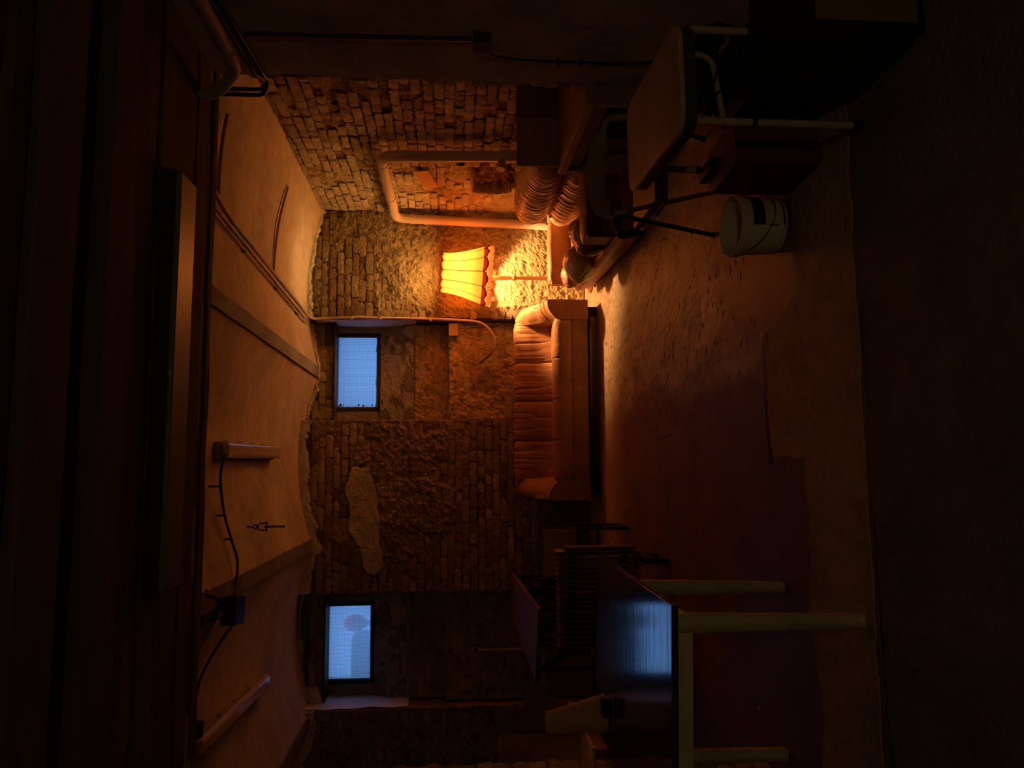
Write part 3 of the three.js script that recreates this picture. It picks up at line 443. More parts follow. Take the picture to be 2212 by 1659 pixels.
// ---------- the long sofa ----------
const fold = (u, v, k) => Math.pow(ridge(noise(u, v, k)), 3);
const groove = (x, at, w) => Math.exp(-(((x - at) / w) ** 2));
{
  const o = thing('sofa', 'long red-brown leather sofa under the window, facing the camera', 'sofa', [0.7, 0, -7.42], -0.03, 'leather sofas');
  const seatP = profile([[-0.01, 0.285], [0.012, 0.33], [0.015, 0.4], [-0.012, 0.455], [-0.07, 0.478], [-0.2, 0.472], [-0.36, 0.455], [-0.42, 0.44]], 60);
  const bx = [-0.86, -0.42, 0, 0.42, 0.86];
  const prof = profile([[-0.33, 0.37], [-0.385, 0.47], [-0.425, 0.58], [-0.445, 0.7], [-0.475, 0.79], [-0.53, 0.832], [-0.6, 0.82], [-0.655, 0.75], [-0.67, 0.55], [-0.67, 0.12]], 90);
  for (let k = 0; k < 4; k++) obj('backrest_panel', [surf(90, 90, (s, t) => {
    const x = lerp(bx[k], bx[k + 1], s), i = Math.round(t * 90), [z, y] = prof[i], [z0, y0] = prof[Math.max(0, i - 1)], [z1, y1] = prof[Math.min(90, i + 1)]; let nz = y1 - y0, ny = -(z1 - z0); const l = Math.hypot(nz, ny) || 1; nz /= l; ny /= l;
    const seam = Math.min(s, 1 - s) * (bx[k + 1] - bx[k]), vis = Math.sin(Math.PI * clamp(t / 0.62)), lean = 0.16 * (t - 0.25) * (s - 0.5);
    const w = fold(x * 16 + lean * 10 + 0.5 * noise(t * 5, k), t * 2.2 + k * 9, 3) * 0.9 + fold(x * 30, t * 4 + k * 4, 8) * 0.35;
    const d = 0.014 * Math.pow(Math.sin(Math.PI * s), 0.5) - 0.012 * Math.exp(-seam / 0.012) - 0.012 * w * vis;
    return [x, y + ny * d, z + nz * d, x, t * 1.1];
  })], M.leather, o, 0);
  obj('seat_cushion', [surf(240, 70, (s, t) => {
    const pr = seatP, i = t * (pr.length - 1), a = Math.floor(i), f = i - a, q = pr[Math.min(a + 1, pr.length - 1)], z = lerp(pr[a][0], q[0], f), y = lerp(pr[a][1], q[1], f), x = lerp(-0.83, 0.83, s);
    let g = 0; for (const c of [-0.42, 0, 0.42]) g += groove(x, c, 0.006); const e = Math.min(s, 1 - s) * 1.66, on = sstep(0.12, 0.3, t), w = fold(x * 9 + t * 2, t * 5, 5) * (0.3 + 0.7 * Math.max(0, 0.5 - Math.abs(x % 0.42) * 2));
    const round = 1 - Math.exp(-e / 0.03); const dd = -0.01 * g * on - 0.009 * w * on - 0.03 * (1 - round);
    return [x, y + dd * (t > 0.35 ? 1 : 0.2), z + dd * (t < 0.5 ? 1 : 0), x, t];
  })], M.leather, o, 0);
  obj('base_panel', [rspan(-0.83, 0.83, 0.125, 0.285, -0.6, -0.006, 0.01), rspan(-0.8, 0.8, 0.283, 0.291, -0.01, 0.0, 0.003)], M.leather, o);
  for (const s of [-1, 1]) {
    const hz = (t) => 0.53 + 0.285 * sstep(0.0, 0.9, t), xi = 0.82, xo = 1.02;
    obj('armrest', [surf(64, 90, (q, t) => {
      const z = lerp(0, -0.66, t), h = hz(t); let x, y, out = 0;
      if (q < 0.28) { const e = q / 0.28; x = xi - 0.025 * Math.sin(Math.PI * e); y = lerp(0.3, h - 0.1, e); out = -1; }
      else if (q < 0.72) { const e = (q - 0.28) / 0.44, back = sstep(0.3, 0.9, t); x = lerp(xi, xo, e); y = h - 0.1 * (1 - 0.9 * back) * Math.pow(1 - e, 1.7) + 0.018 * Math.sin(Math.PI * e) - 0.07 * back * Math.pow(e, 3); }
      else { const e = (q - 0.72) / 0.28, back = sstep(0.3, 0.9, t); x = xo - 0.02 * t; y = lerp(h - 0.07 * back, 0.125, e); out = 1; }
      const top = sstep(0.05, 0.25, q) * sstep(0.8, 0.68, q), w = fold(t * 8 + q * 1.2, q * 2.2 + s * 7, 4) + 0.5 * fold(t * 17, q * 4, 9), d = -top * (0.013 * w + 0.014 * (groove(t, 0.2, 0.012) + groove(t, 0.27, 0.01) + groove(t, 0.66, 0.014)));
      return [s * (x + out * d * 0.5), y + (out ? 0 : d), z, t * 0.7, q * 0.9];
    })], M.leather, o, 0);
    const sh = []; for (let i = 0; i <= 14; i++) { const e = i / 14; sh.push([lerp(xi, xo, e), 0.53 - 0.1 * Math.pow(1 - e, 1.7) + 0.018 * Math.sin(Math.PI * e)]); } const nTop = sh.length; sh.push([xo, 0.125], [xi, 0.125]);
    const f = obj('arm_front', [extr(sh, 0.012, 0.003)], M.leather, o); f.scale.x = s; f.position.z = -0.004;
    const pi = obj('piping', [tube(sh.slice(0, nTop).map(([x, y]) => [s * x, y + 0.003, 0.01]), 0.006, 40, 6)], M.leatherDark, o);
  }
  for (const [x, z] of [[-0.93, -0.18], [0.93, -0.18], [-0.93, -0.58], [0.93, -0.58]]) obj('foot', [rspan(x - 0.045, x + 0.045, 0, 0.13, z - 0.05, z + 0.05, 0.004)], M.black, o);
  obj('plinth', [rspan(-0.9, 0.9, 0.06, 0.13, -0.62, -0.24, 0.004)], M.black, o);
}
// ---------- the tufted sofa on the right wall ----------
{
  const o = thing('sofa', 'tufted shiny leather sofa along the right brick wall behind the desk', 'sofa', [1.83, 0, -6.45], -0.045, 'leather sofas');
  // x runs from the front edge (0) to the wall (1.0); z along the sofa, far end -1.05
  const Z0 = -1.08, Z1 = 0.98;
  const fp = profile([[0.3, 0.285], [0.1, 0.275], [0.03, 0.24], [-0.01, 0.25], [-0.03, 0.2], [-0.005, 0.11], [0.03, 0.03], [0.2, 0.03]], 40);
  obj('base', [surf(100, 40, (s, t) => { const [x, y] = fp[Math.round(t * 40)], z = lerp(Z0, Z1, s), w = fold(z * 8, t * 3, 2); return [x + 0.006 * w, y - 0.012 * (noise(z * 4, t * 2) - 0.5), z, z, t]; }), span(0.05, 0.98, 0.03, 0.2, Z0 + 0.01, Z1)], M.leather, o, 0);
  for (const [a, b] of [[Z0 + 0.1, -0.36], [-0.35, 0.36], [0.37, Z1 - 0.3]]) obj('seat_cushion', [surf(50, 40, (s, t) => { const x = lerp(0.03, 0.62, t), z = lerp(a, b, s), e = Math.min(s, 1 - s) * (b - a), f = Math.min(t, 1 - t) * 0.6; return [x, 0.2 + 0.1 * (1 - Math.exp(-e / 0.03)) * (1 - Math.exp(-f / 0.03)) + 0.006 * (fbm(x * 12, z * 12, 3) - 0.5), z, x, z]; })], M.leather, o, 0);
  // far and near arm: upholstered blocks
  const armGeo = (z0, z1, h) => surf(64, 50, (q, t) => { const x = lerp(0.02, 0.95, t), m = (z0 + z1) / 2, r = (z1 - z0) / 2; let z, y; if (q < 0.35) { z = z1; y = lerp(0.12, h - 0.05, q / 0.35); } else if (q < 0.65) { const a = Math.PI * (q - 0.35) / 0.3; z = m + r * Math.cos(a); y = h - 0.05 + 0.05 * Math.sin(a); } else { z = z0; y = lerp(h - 0.05, 0.06, (q - 0.65) / 0.35); } const d = 0.006 * (fbm(x * 5, q * 6, 3, 2) - 0.5), e = 0.02 * Math.exp(-t / 0.02); return [x, y + d - e * (q > 0.3 && q < 0.7 ? 1 : 0), z * (1) + d - e * Math.sign(z - m) * 0.8, x, q]; });
  const cap = (z0, z1, h) => rspan(0.012, 0.05, 0.1, h - 0.03, z0 + 0.012, z1 - 0.012, 0.015);
  obj('armrest', [armGeo(Z0, Z0 + 0.15, 0.525), cap(Z0, Z0 + 0.15, 0.525)], M.leather, o, 0);
  obj('armrest', [armGeo(Z1 - 0.36, Z1 - 0.08, 0.49), cap(Z1 - 0.36, Z1 - 0.08, 0.49), span(0.08, 0.9, 0.1, 0.45, Z1 - 0.34, Z1 - 0.1)], M.leatherDark, o, 0);  // near arm in darker leather; its shade is put into the colour
  // back: an upper and a lower bolster gathered into a line of buttons
  const bolster = (zc, len, cx, cy, rx, ry, k, pull) => surf(300, 64, (s, t) => {
    const z = lerp(-1, 1, s), taper = Math.pow(Math.max(0, 1 - Math.pow(Math.abs(z), 3.2)), 0.42), a = t * 2 * Math.PI; const ph = s * len * 34 + 0.6 * Math.sin(a + k) + 1.3 * noise(s * 9, a * 0.6, k);
    const gather = Math.pow(0.5 + 0.5 * Math.cos(a - pull), 1.2), w = Math.pow(ridge(noise(ph, k * 3 + Math.cos(a - pull) * 0.8, 2)), 2.2), sub = Math.pow(ridge(noise(ph * 2.3, 4 + Math.cos(a) * 1.2, 5)), 2.5), big = 0.5 + 0.5 * Math.cos(2 * Math.PI * (s * len / 0.24 + k * 0.3));
    const d = 1 - 0.055 * w * (0.4 + 0.75 * gather) - 0.03 * sub - 0.05 * gather * big;
    return [cx + rx * taper * d * Math.cos(a), cy + ry * taper * d * Math.sin(a) + 0.01 * noise(s * 6, k), zc + z * len / 2, s * 2, t];
  }, false);
  obj('back_bolster', [bolster(-0.12, 1.62, 0.74, 0.72, 0.225, 0.195, 1, -2.2)], M.leatherShine, o, 0);
  obj('back_bolster', [bolster(-0.1, 1.56, 0.7, 0.42, 0.2, 0.18, 2, 2.3)], M.leatherShine, o, 0);
  obj('back_frame', [rspan(0.85, 0.99, 0.1, 0.78, Z0 + 0.02, Z1 - 0.1, 0.04)], M.leather, o, 1);
  for (let k = 0; k < 7; k++) obj('button', [new THREE.SphereGeometry(0.013, 12, 8).scale(0.7, 1, 1).translate(0.575, 0.565 - 0.002 * k, -0.72 + k * 0.235)], M.leatherDark, o);
  obj('foot', [tube([[0.1, 0.04, Z0 + 0.03], [0.05, 0.02, Z0 - 0.01], [0.03, 0.006, Z0 - 0.05]], 0.012)], M.black, o); obj('foot', [rspan(0.05, 0.11, 0, 0.04, Z1 - 0.1, Z1 - 0.04, 0.004)], M.black, o);
}
function pillow(w, h, d, k, wr = 0.05) {                          // a stuffed cushion, crumpled
  return surf(64, 48, (s, t) => {
    const a = s * 2 * Math.PI, b = (t - 0.5) * Math.PI, P = (x, e) => Math.sign(x) * Math.pow(Math.abs(x), e); let x = P(Math.cos(b), 0.65) * P(Math.cos(a), 0.7), y = P(Math.cos(b), 0.65) * P(Math.sin(a), 0.7), z = P(Math.sin(b), 0.85);
    const r = 1 - wr * fold(x * 3 + k, y * 3 + z * 2, k) - 0.6 * wr * fold(x * 6 + y * 3, z * 5 + k * 2, k + 3); return [x * w / 2 * r, y * h / 2 * r, z * d / 2 * r, s * 0.6, t * 0.6];
  }, true);
}
for (const [pos, size, rot, m, label, k] of [
  [[1.88, 0.34, -6.62], [0.33, 0.24, 0.34], [0.1, 0.35, 0.55], M.satin, 'olive satin cushion slumped over the front edge of the tufted sofa', 1],
  [[1.95, 0.36, -6.02], [0.34, 0.26, 0.26], [0.2, 0.25, 0.1], M.satinDark, 'dark brown cushion on the tufted sofa beside its near arm', 2],
  [[2.1, 0.375, -6.4], [0.26, 0.17, 0.24], [-0.2, 0.9, 0.3], mat([0.42, 0.29, 0.12], 0.26, { spec: 0.9 }), 'crumpled gold satin cushion wedged behind the olive and dark ones', 3],
  [[1.9, 0.335, -7.12], [0.22, 0.18, 0.26], [0, 0.2, 0.3], M.leather, 'small red-brown leather bolster beside the far arm of the tufted sofa', 4],
]) { const c = thing('cushion', label, 'cushion', pos, 0, 'cushions on the tufted sofa'); c.rotation.set(...rot); add('cover', pillow(...size, k, k === 3 ? 0.16 : 0.045), m, c); obj('piping', [new THREE.TorusGeometry(0.5, 0.012, 6, 50).scale(size[0] * 0.98, size[1] * 0.98, 0.4)], m, c, 0); }

// ---------- desk with an upstand ----------
{
  const o = thing('desk', 'brown wooden desk with an upright end board, against the right wall', 'desk', [2.09, 0, -4.38], -0.03);
  obj('desktop', [rspan(0, 0.78, 0.695, 0.75, -0.72, 0.38, 0.004)], M.deskWood, o);
  obj('end_board', [rspan(0.05, 0.78, 0.75, 1.052, -0.72, -0.7, 0.003)], M.deskWood, o);
  obj('side_panel', [rspan(0.01, 0.76, 0, 0.695, -0.71, -0.68, 0.003)], M.deskWood, o); obj('side_panel', [rspan(0.01, 0.76, 0, 0.695, 0.33, 0.36, 0.003)], M.deskWood, o);
  obj('back_panel', [rspan(0.66, 0.68, 0.25, 0.695, -0.68, 0.33, 0.003)], M.darkWood, o);
  obj('stretcher', [rspan(0.03, 0.05, 0.6, 0.69, -0.68, 0.33, 0.003)], M.darkWood, o);
}
// ---------- armchair behind the laminate table ----------
{
  const o = thing('armchair', 'pale bentwood armchair on tube legs between the desk and the small table', 'chair', [1.7, 0, -3.95]);
  const path = new THREE.CatmullRomCurve3([[-0.335, 0.635, 0.07], [-0.28, 0.672, 0.03], [-0.2, 0.7, -0.0], [-0.04, 0.703, -0.02], [0.09, 0.694, -0.01], [0.17, 0.672, 0.0], [0.22, 0.655, 0.01], [0.262, 0.636, 0.02], [0.275, 0.585, 0.02], [0.278, 0.51, 0.03]].map((p) => V(...p)));
  const hw = (t) => t < 0.12 ? lerp(0.014, 0.05, t / 0.12) : t < 0.5 ? 0.053 : t < 0.62 ? lerp(0.053, 0.022, sstep(0.5, 0.62, t)) : 0.02;
  const band = (off) => surf(80, 12, (s, t) => { const p = path.getPoint(s), d = path.getTangent(s), n = V(-d.y, d.x, 0).normalize(), q = (t - 0.5) * 2; return [p.x + n.x * q * hw(s), p.y + n.y * q * hw(s), p.z + off * (1 - q ** 6) - 0.012 * q * q]; });
  obj('back_band', [band(0.008), band(-0.008)], M.paleWood, o);
  const leg = (a, b, n) => obj('leg', [rod(a, b, 0.013), rod([b[0], 0, b[2]], [b[0], 0.015, b[2]], 0.016)], n, o);
  leg([-0.315, 0.632, 0.075], [-0.18, 0.01, 0.12], M.conduit); leg([-0.315, 0.632, 0.07], [-0.36, 0.01, -0.12], M.darkWood);
  leg([0.278, 0.52, 0.03], [0.3, 0.01, 0.15], M.conduit); leg([0.278, 0.52, 0.02], [0.26, 0.01, -0.2], M.darkWood);
  obj('bolt', [rod([-0.335, 0.642, 0.085], [-0.335, 0.642, 0.1], 0.008), rod([-0.3, 0.628, 0.088], [-0.3, 0.628, 0.104], 0.008)], M.steel, o);
  obj('seat', [rspan(-0.28, 0.24, 0.385, 0.43, -0.3, 0.2, 0.02)], M.leatherDark, o); obj('seat_rail', [rspan(-0.29, 0.25, 0.36, 0.385, -0.3, 0.2, 0.01), rod([-0.29, 0.375, 0.0], [-0.27, 0.375, 0.09], 0.012)], M.paleWood, o);
}
// ---------- small laminate table ----------
{
  const o = thing('side_table', 'small laminate table with rounded corners and tube legs by the plaster wall', 'table', [1.44, 0, -2.86], 0.02);
  const w = 0.42, d = 0.78, r = 0.09, sh = new THREE.Shape(); sh.moveTo(-w / 2 + r, -d / 2); sh.lineTo(w / 2 - r, -d / 2); sh.quadraticCurveTo(w / 2, -d / 2, w / 2, -d / 2 + r); sh.lineTo(w / 2, d / 2 - r); sh.quadraticCurveTo(w / 2, d / 2, w / 2 - r, d / 2); sh.lineTo(-w / 2 + r, d / 2); sh.quadraticCurveTo(-w / 2, d / 2, -w / 2, d / 2 - r); sh.lineTo(-w / 2, -d / 2 + r); sh.quadraticCurveTo(-w / 2, -d / 2, -w / 2 + r, -d / 2);
  // its plan leans to the right wall as it goes back, so the top is set turned
  const turn = (g) => { const p = g.attributes.position; for (let i = 0; i < p.count; i++) p.setX(i, p.getX(i) + 0.15 * -(p.getZ(i)) * 0.55); g.computeVertexNormals(); return g; };
  const top = new THREE.ExtrudeGeometry(sh, { depth: 0.012, bevelEnabled: true, bevelSize: 0.003, bevelThickness: 0.003, bevelSegments: 2, curveSegments: 14 }).rotateX(-Math.PI / 2).translate(0, 0.685, 0);
  const rim = new THREE.ExtrudeGeometry(sh, { depth: 0.045, bevelEnabled: false, curveSegments: 14 }).rotateX(-Math.PI / 2).translate(0, 0.638, 0);
  obj('tabletop', turn(top), M.laminate, o); obj('apron', turn(rim), M.darkSteel, o);
  for (const [x, z] of [[-0.19, 0.34], [0.17, 0.34], [-0.1, -0.28], [0.2, -0.28]]) { const l = obj('leg', [rod([x, 0.03, z], [x, 0.64, z], 0.0145)], M.conduit, o); obj('collar', [rod([x, 0.4, z], [x, 0.42, z], 0.0165)], M.darkSteel, l); obj('foot', [rod([x, 0, z], [x, 0.035, z], 0.017)], M.black, l); }
  obj('side_rail', [bent([[0.17, 0.62, 0.34], [0.17, 0.47, 0.34], [0.17, 0.47, -0.2], [0.17, 0.62, -0.2]], 0.012, 0.08)], M.conduit, o);
  obj('cross_rail', [bent([[0.17, 0.62, 0.2], [0.15, 0.505, 0.2], [-0.19, 0.505, 0.3]], 0.012, 0.06)], M.conduit, o);
  for (const x of [-0.05, 0.03, 0.13]) obj('screw', [rod([x, 0.66, 0.388], [x, 0.66, 0.396], 0.004)], M.steel, o);
}
// ---------- white pail ----------
{
  const o = thing('bucket', 'white plastic bucket with a dark blue label and wire handle on the floor', 'bucket', [1.11, 0, -3.24]);
  const pail = [[0, 0.004], [0.118, 0.004], [0.123, 0.012], [0.127, 0.06], [0.134, 0.19], [0.141, 0.192], [0.141, 0.205], [0.139, 0.207], [0.139, 0.222], [0.143, 0.226], [0.141, 0.231], [0.136, 0.229], [0.131, 0.19], [0.12, 0.014], [0, 0.012]];
  obj('pail', [lathe(pail, 64)], M.pail, o);
  const cv = document.createElement('canvas'); cv.width = 512; cv.height = 256; const x = cv.getContext('2d'); x.fillStyle = '#0d1624'; x.fillRect(0, 0, 512, 256);
  x.strokeStyle = '#5b6675'; x.lineWidth = 5; for (let k = 0; k < 3; k++) { x.beginPath(); for (let i = 0; i < 30; i++) x.lineTo(170 + i * 9, 70 + k * 40 + 14 * Math.sin(i * (1.1 + k * 0.3)) * rnd()); x.stroke(); }
  const t = new THREE.CanvasTexture(cv); t.colorSpace = THREE.SRGBColorSpace; const R = (y) => 0.1275 + (y - 0.06) * 0.054;
  const patch = (a0, a1, y0, y1, off) => surf(30, 6, (s, q) => { const a = lerp(a0, a1, s), y = lerp(y0, y1, q), r = R(y) + off; return [r * Math.sin(a), y, r * Math.cos(a), s, q]; });
  obj('label', [patch(-0.25, 1.35, 0.115, 0.172, 0.0012)], mat([1, 1, 1], 0.5, { map: t }), o, 0); obj('label_strip', [patch(-0.25, 1.1, 0.022, 0.03, 0.0012)], M.black, o, 0);
  obj('red_print', [patch(-0.28, -0.22, 0.05, 0.1, 0.0013)], mat([0.3, 0.03, 0.03], 0.6), o, 0);
  obj('handle', [tube(Array.from({ length: 13 }, (_, i) => { const a = Math.PI * (i / 12) - 0.55; return [0.146 * Math.sin(a - Math.PI / 2 + 0.9), 0.18 - 0.105 * Math.sin(Math.PI * i / 12), 0.147 * Math.cos(a - Math.PI / 2 + 0.9) + 0.005]; }), 0.0022, 60, 6)], M.darkSteel, o);
}
// ---------- dark gear under the laminate table ----------
{
  const o = thing('wooden_case', 'dark red wooden case with a black clasp behind the bucket', 'case', [1.345, 0, -2.96], 0.05);
  obj('body', [rspan(-0.12, 0.075, 0.0, 0.362, -0.17, 0.15, 0.006)], mat([0.16, 0.045, 0.025], 0.5, { map: tWood }), o); obj('clasp', [rspan(-0.06, -0.0, 0.362, 0.4, -0.2, -0.05, 0.006)], M.black, o);
  const a = thing('amplifier', 'black amplifier with three small lit knobs under the laminate table', 'amplifier', [1.57, 0, -2.7]);
  obj('cabinet', [rspan(-0.13, 0.17, 0.03, 0.36, -0.24, 0.12, 0.012)], M.black, a);
  obj('front_grille', [rspan(-0.12, 0.16, 0.05, 0.22, 0.12, 0.128, 0.003)], M.satinDark, a); obj('trim_bar', [rspan(-0.125, -0.118, 0.04, 0.3, 0.118, 0.13, 0.002)], M.steel, a);
  for (const y of [0.18, 0.215, 0.245]) obj('knob', [rod([-0.085, y, 0.126], [-0.085, y, 0.142], 0.008), new THREE.SphereGeometry(0.0045, 8, 6).translate(-0.085, y, 0.145)], M.steel, a);
  for (const x of [-0.1, 0.14]) for (const z of [-0.2, 0.08]) obj('foot', [rod([x, 0, z], [x, 0.03, z], 0.018)], M.black, a);
  const b = thing('jacket', 'black cloth bundle lying on top of the amplifier', 'cloth', [1.62, 0.455, -2.8]); add('cloth', pillow(0.36, 0.18, 0.34, 9, 0.2), M.black, b);
  const c = thing('cable', 'thin black cable looped from the black bundle', 'cable', [0, 0, 0]); obj('cord', [tube([[1.52, 0.5, -2.62], [1.45, 0.53, -2.6], [1.39, 0.6, -2.6], [1.37, 0.57, -2.58], [1.42, 0.5, -2.58], [1.5, 0.44, -2.5]], 0.004, 60)], M.black, c);
  const s = thing('loudspeaker', 'black loudspeaker box standing at the right picture edge', 'loudspeaker', [1.55, 0, -2.24], 0.04);
  obj('cabinet', [rspan(-0.17, 0.22, 0, 0.4, -0.3, 0.12, 0.01)], M.black, s); obj('grille', [rspan(-0.15, 0.2, 0.03, 0.37, 0.12, 0.128, 0.003)], M.satinDark, s); obj('handle', [rspan(-0.176, -0.168, 0.25, 0.29, -0.15, -0.02, 0.003)], M.blackMetal, s);
}
// ---------- large table on the left ----------
{
  const o = thing('dining_table', 'large black-topped table with pale painted legs in the left foreground', 'table', [-0.93, 0, -3.08], -0.03); o.rotation.x = 0.015; o.rotation.z = -0.02;
  const top = mat([0.035, 0.03, 0.03], 0.1, { bumpMap: rep(tWood, 1.2), bumpScale: 0.0005, spec: 1, ior: 2.3 });
  const paint = mat([0.66, 0.62, 0.44], 0.5, { map: tMottle1 });
  obj('tabletop', [rspan(-0.44, 0.44, 0.737, 0.757, -0.44, 0.41, 0.003)], top, o); obj('leaf', [rspan(-0.44, 0.43, 0.737, 0.756, -0.86, -0.443, 0.003)], top, o);
  obj('edge', [rspan(-0.44, 0.44, 0.733, 0.737, -0.86, 0.41, 0.001)], M.black, o);
  obj('apron', [rspan(-0.4, 0.4, 0.672, 0.733, 0.372, 0.39, 0.003)], paint, o); obj('apron', [rspan(0.378, 0.396, 0.672, 0.733, -0.32, 0.38, 0.003)], paint, o); obj('apron', [rspan(-0.396, -0.378, 0.672, 0.733, -0.32, 0.38, 0.003)], paint, o); obj('apron', [rspan(-0.4, 0.4, 0.672, 0.733, -0.34, -0.322, 0.003)], paint, o);
  for (const [x, z] of [[0.37, 0.36], [-0.37, 0.36], [0.37, -0.31], [-0.37, -0.31]]) { const g = new THREE.CylinderGeometry(0.044, 0.031, 0.733, 4, 1).rotateY(Math.PI / 4).translate(x, 0.3665, z); obj('leg', g, paint, o); }
}
{
  const o = thing('lampshade', 'tapered beige paper lampshade standing on the far end of the black table', 'lampshade', [-1.185, 0.775, -3.72], 0.0);
  const g = surf(48, 20, (s, t) => { const a = s * 2 * Math.PI, y = lerp(0, 0.285, t), r = lerp(0.088, 0.05, t), cx = lerp(0, -0.035, t); return [cx + r * Math.cos(a), y, r * Math.sin(a)]; }, true);
  obj('shade', [g], mat([0.6, 0.45, 0.27], 0.9, { transmission: 0.25, thickness: 0, spec: 0.2 }), o, 0); obj('rim', [new THREE.TorusGeometry(0.05, 0.003, 6, 40).rotateX(Math.PI / 2).translate(-0.035, 0.285, 0), new THREE.TorusGeometry(0.088, 0.003, 6, 40).rotateX(Math.PI / 2).translate(0, 0.003, 0)], M.cream, o);
  const c = thing('clamp', 'small black metal clamp with chrome screws beside the paper lampshade', 'clamp', [-1.1, 0.771, -3.56]);
  obj('body', [rspan(-0.05, 0.035, 0, 0.05, -0.03, 0.03, 0.008)], M.blackMetal, c); for (const [x, y] of [[-0.03, 0.058], [-0.008, 0.06], [0.012, 0.056]]) obj('screw', [rod([x, 0.045, 0.01], [x, y, 0.012], 0.007)], M.steel, c);
  obj('bracket', [rspan(-0.06, 0.05, 0.0, 0.006, 0.034, 0.05, 0.002), rod([0.04, 0.003, 0.042], [0.05, 0.03, 0.042], 0.004)], M.steel, c);
}
// ---------- finned radiator ----------
{
  const o = thing('radiator', 'dark finned radiator standing before the left window niche', 'radiator', [-0.9, 0, -5.36], -0.02);
  const fm = mat([0.16, 0.095, 0.05], 0.42), n = 19;
  for (let k = 0; k < n; k++) {
    const x = lerp(-0.345, 0.29, k / (n - 1)), g = extr([[-0.0015, 0.0], [0.0, 0.0], [0.013, 0.028], [0.005, 0.05], [0.005, 0.545], [0.013, 0.567], [0.001, 0.6], [-0.001, 0.6], [-0.013, 0.567], [-0.005, 0.545], [-0.005, 0.05], [-0.013, 0.028]], 0.13).translate(x, 0.172, -0.065);
    obj('fin', g, fm, o);
  }
  obj('end_plate', [rspan(0.312, 0.318, 0.172, 0.785, -0.075, 0.075, 0.002)], mat([0.3, 0.19, 0.1], 0.4), o); obj('control_panel', [rspan(0.322, 0.345, 0.21, 0.72, -0.06, 0.06, 0.006)], fm, o);
  for (const y of [0.26, 0.64]) obj('core_tube', [rspan(-0.34, 0.32, y, y + 0.05, -0.03, 0.03, 0.01)], M.black, o);
  for (const x of [-0.28, 0.25]) { const f = obj('foot_rail', [rspan(x - 0.02, x + 0.02, 0.09, 0.17, -0.14, 0.14, 0.006)], M.darkWood, o); for (const z of [-0.12, 0.12]) obj('wheel', [rod([x - 0.018, 0.05, z], [x + 0.018, 0.05, z], 0.05, 0.05, 20)], M.black, f); }
}
{
  const o = thing('side_chair', 'small black-framed chair with a beige back panel behind the radiator', 'chair', [-0.6, 0, -6.35]);
  obj('backrest', [rspan(-0.3, 0.09, 0.47, 0.745, 0.04, 0.056, 0.005)], mat([0.4, 0.25, 0.14], 0.7), o); obj('seat', [rspan(-0.28, 0.08, 0.43, 0.455, -0.36, 0.04, 0.01)], M.darkWood, o);
  for (const x of [-0.29, 0.09]) obj('frame', [bent([[x, 0.74, 0.03], [x, 0.012, 0.05], [x, 0.012, -0.36], [x, 0.44, -0.36]], 0.012, 0.03)], M.blackMetal, o);
  obj('rung', [rod([-0.29, 0.28, 0.042], [0.09, 0.28, 0.042], 0.012)], M.blackMetal, o);
}
// ---------- long narrow table on crossed legs ----------
{
  const o = thing('trestle_table', 'long narrow wooden table on crossed black legs reaching into the left niche', 'table', [-1.33, 0, -6.86], 0.02);
  const g = extr([[-0.3, 1.0], [-0.24, -1.22], [0.25, -1.3], [0.27, 1.26]].map(([x, z]) => [x, -z]), 0.022, 0.002).rotateX(-Math.PI / 2).translate(0, 0.858, 0); obj('tabletop', g, mat([0.25, 0.14, 0.085], 0.6, { map: tWood }), o);
  for (const z of [1.0, -0.1, -1.15]) for (const s of [-1, 1]) obj('leg', [bar([s * 0.22, 0, z], [s * 0.22, 0.858, z], 0.022, 0.022)], M.blackMetal, o);
  for (const [a, b] of [[1.0, -0.1], [-0.1, -1.15]]) for (const s of [-1, 1]) { obj('brace', [bar([s * 0.22, 0.1, a], [s * 0.22, 0.84, b], 0.014, 0.014)], M.blackMetal, o); obj('brace', [bar([s * 0.22, 0.84, a], [s * 0.22, 0.1, b], 0.014, 0.014)], M.blackMetal, o); }
  for (const z of [1.0, -0.1, -1.15]) obj('cross_brace', [bar([-0.22, 0.12, z], [0.22, 0.84, z], 0.014, 0.014), bar([0.22, 0.12, z], [-0.22, 0.84, z], 0.014, 0.014)], M.blackMetal, o);
}
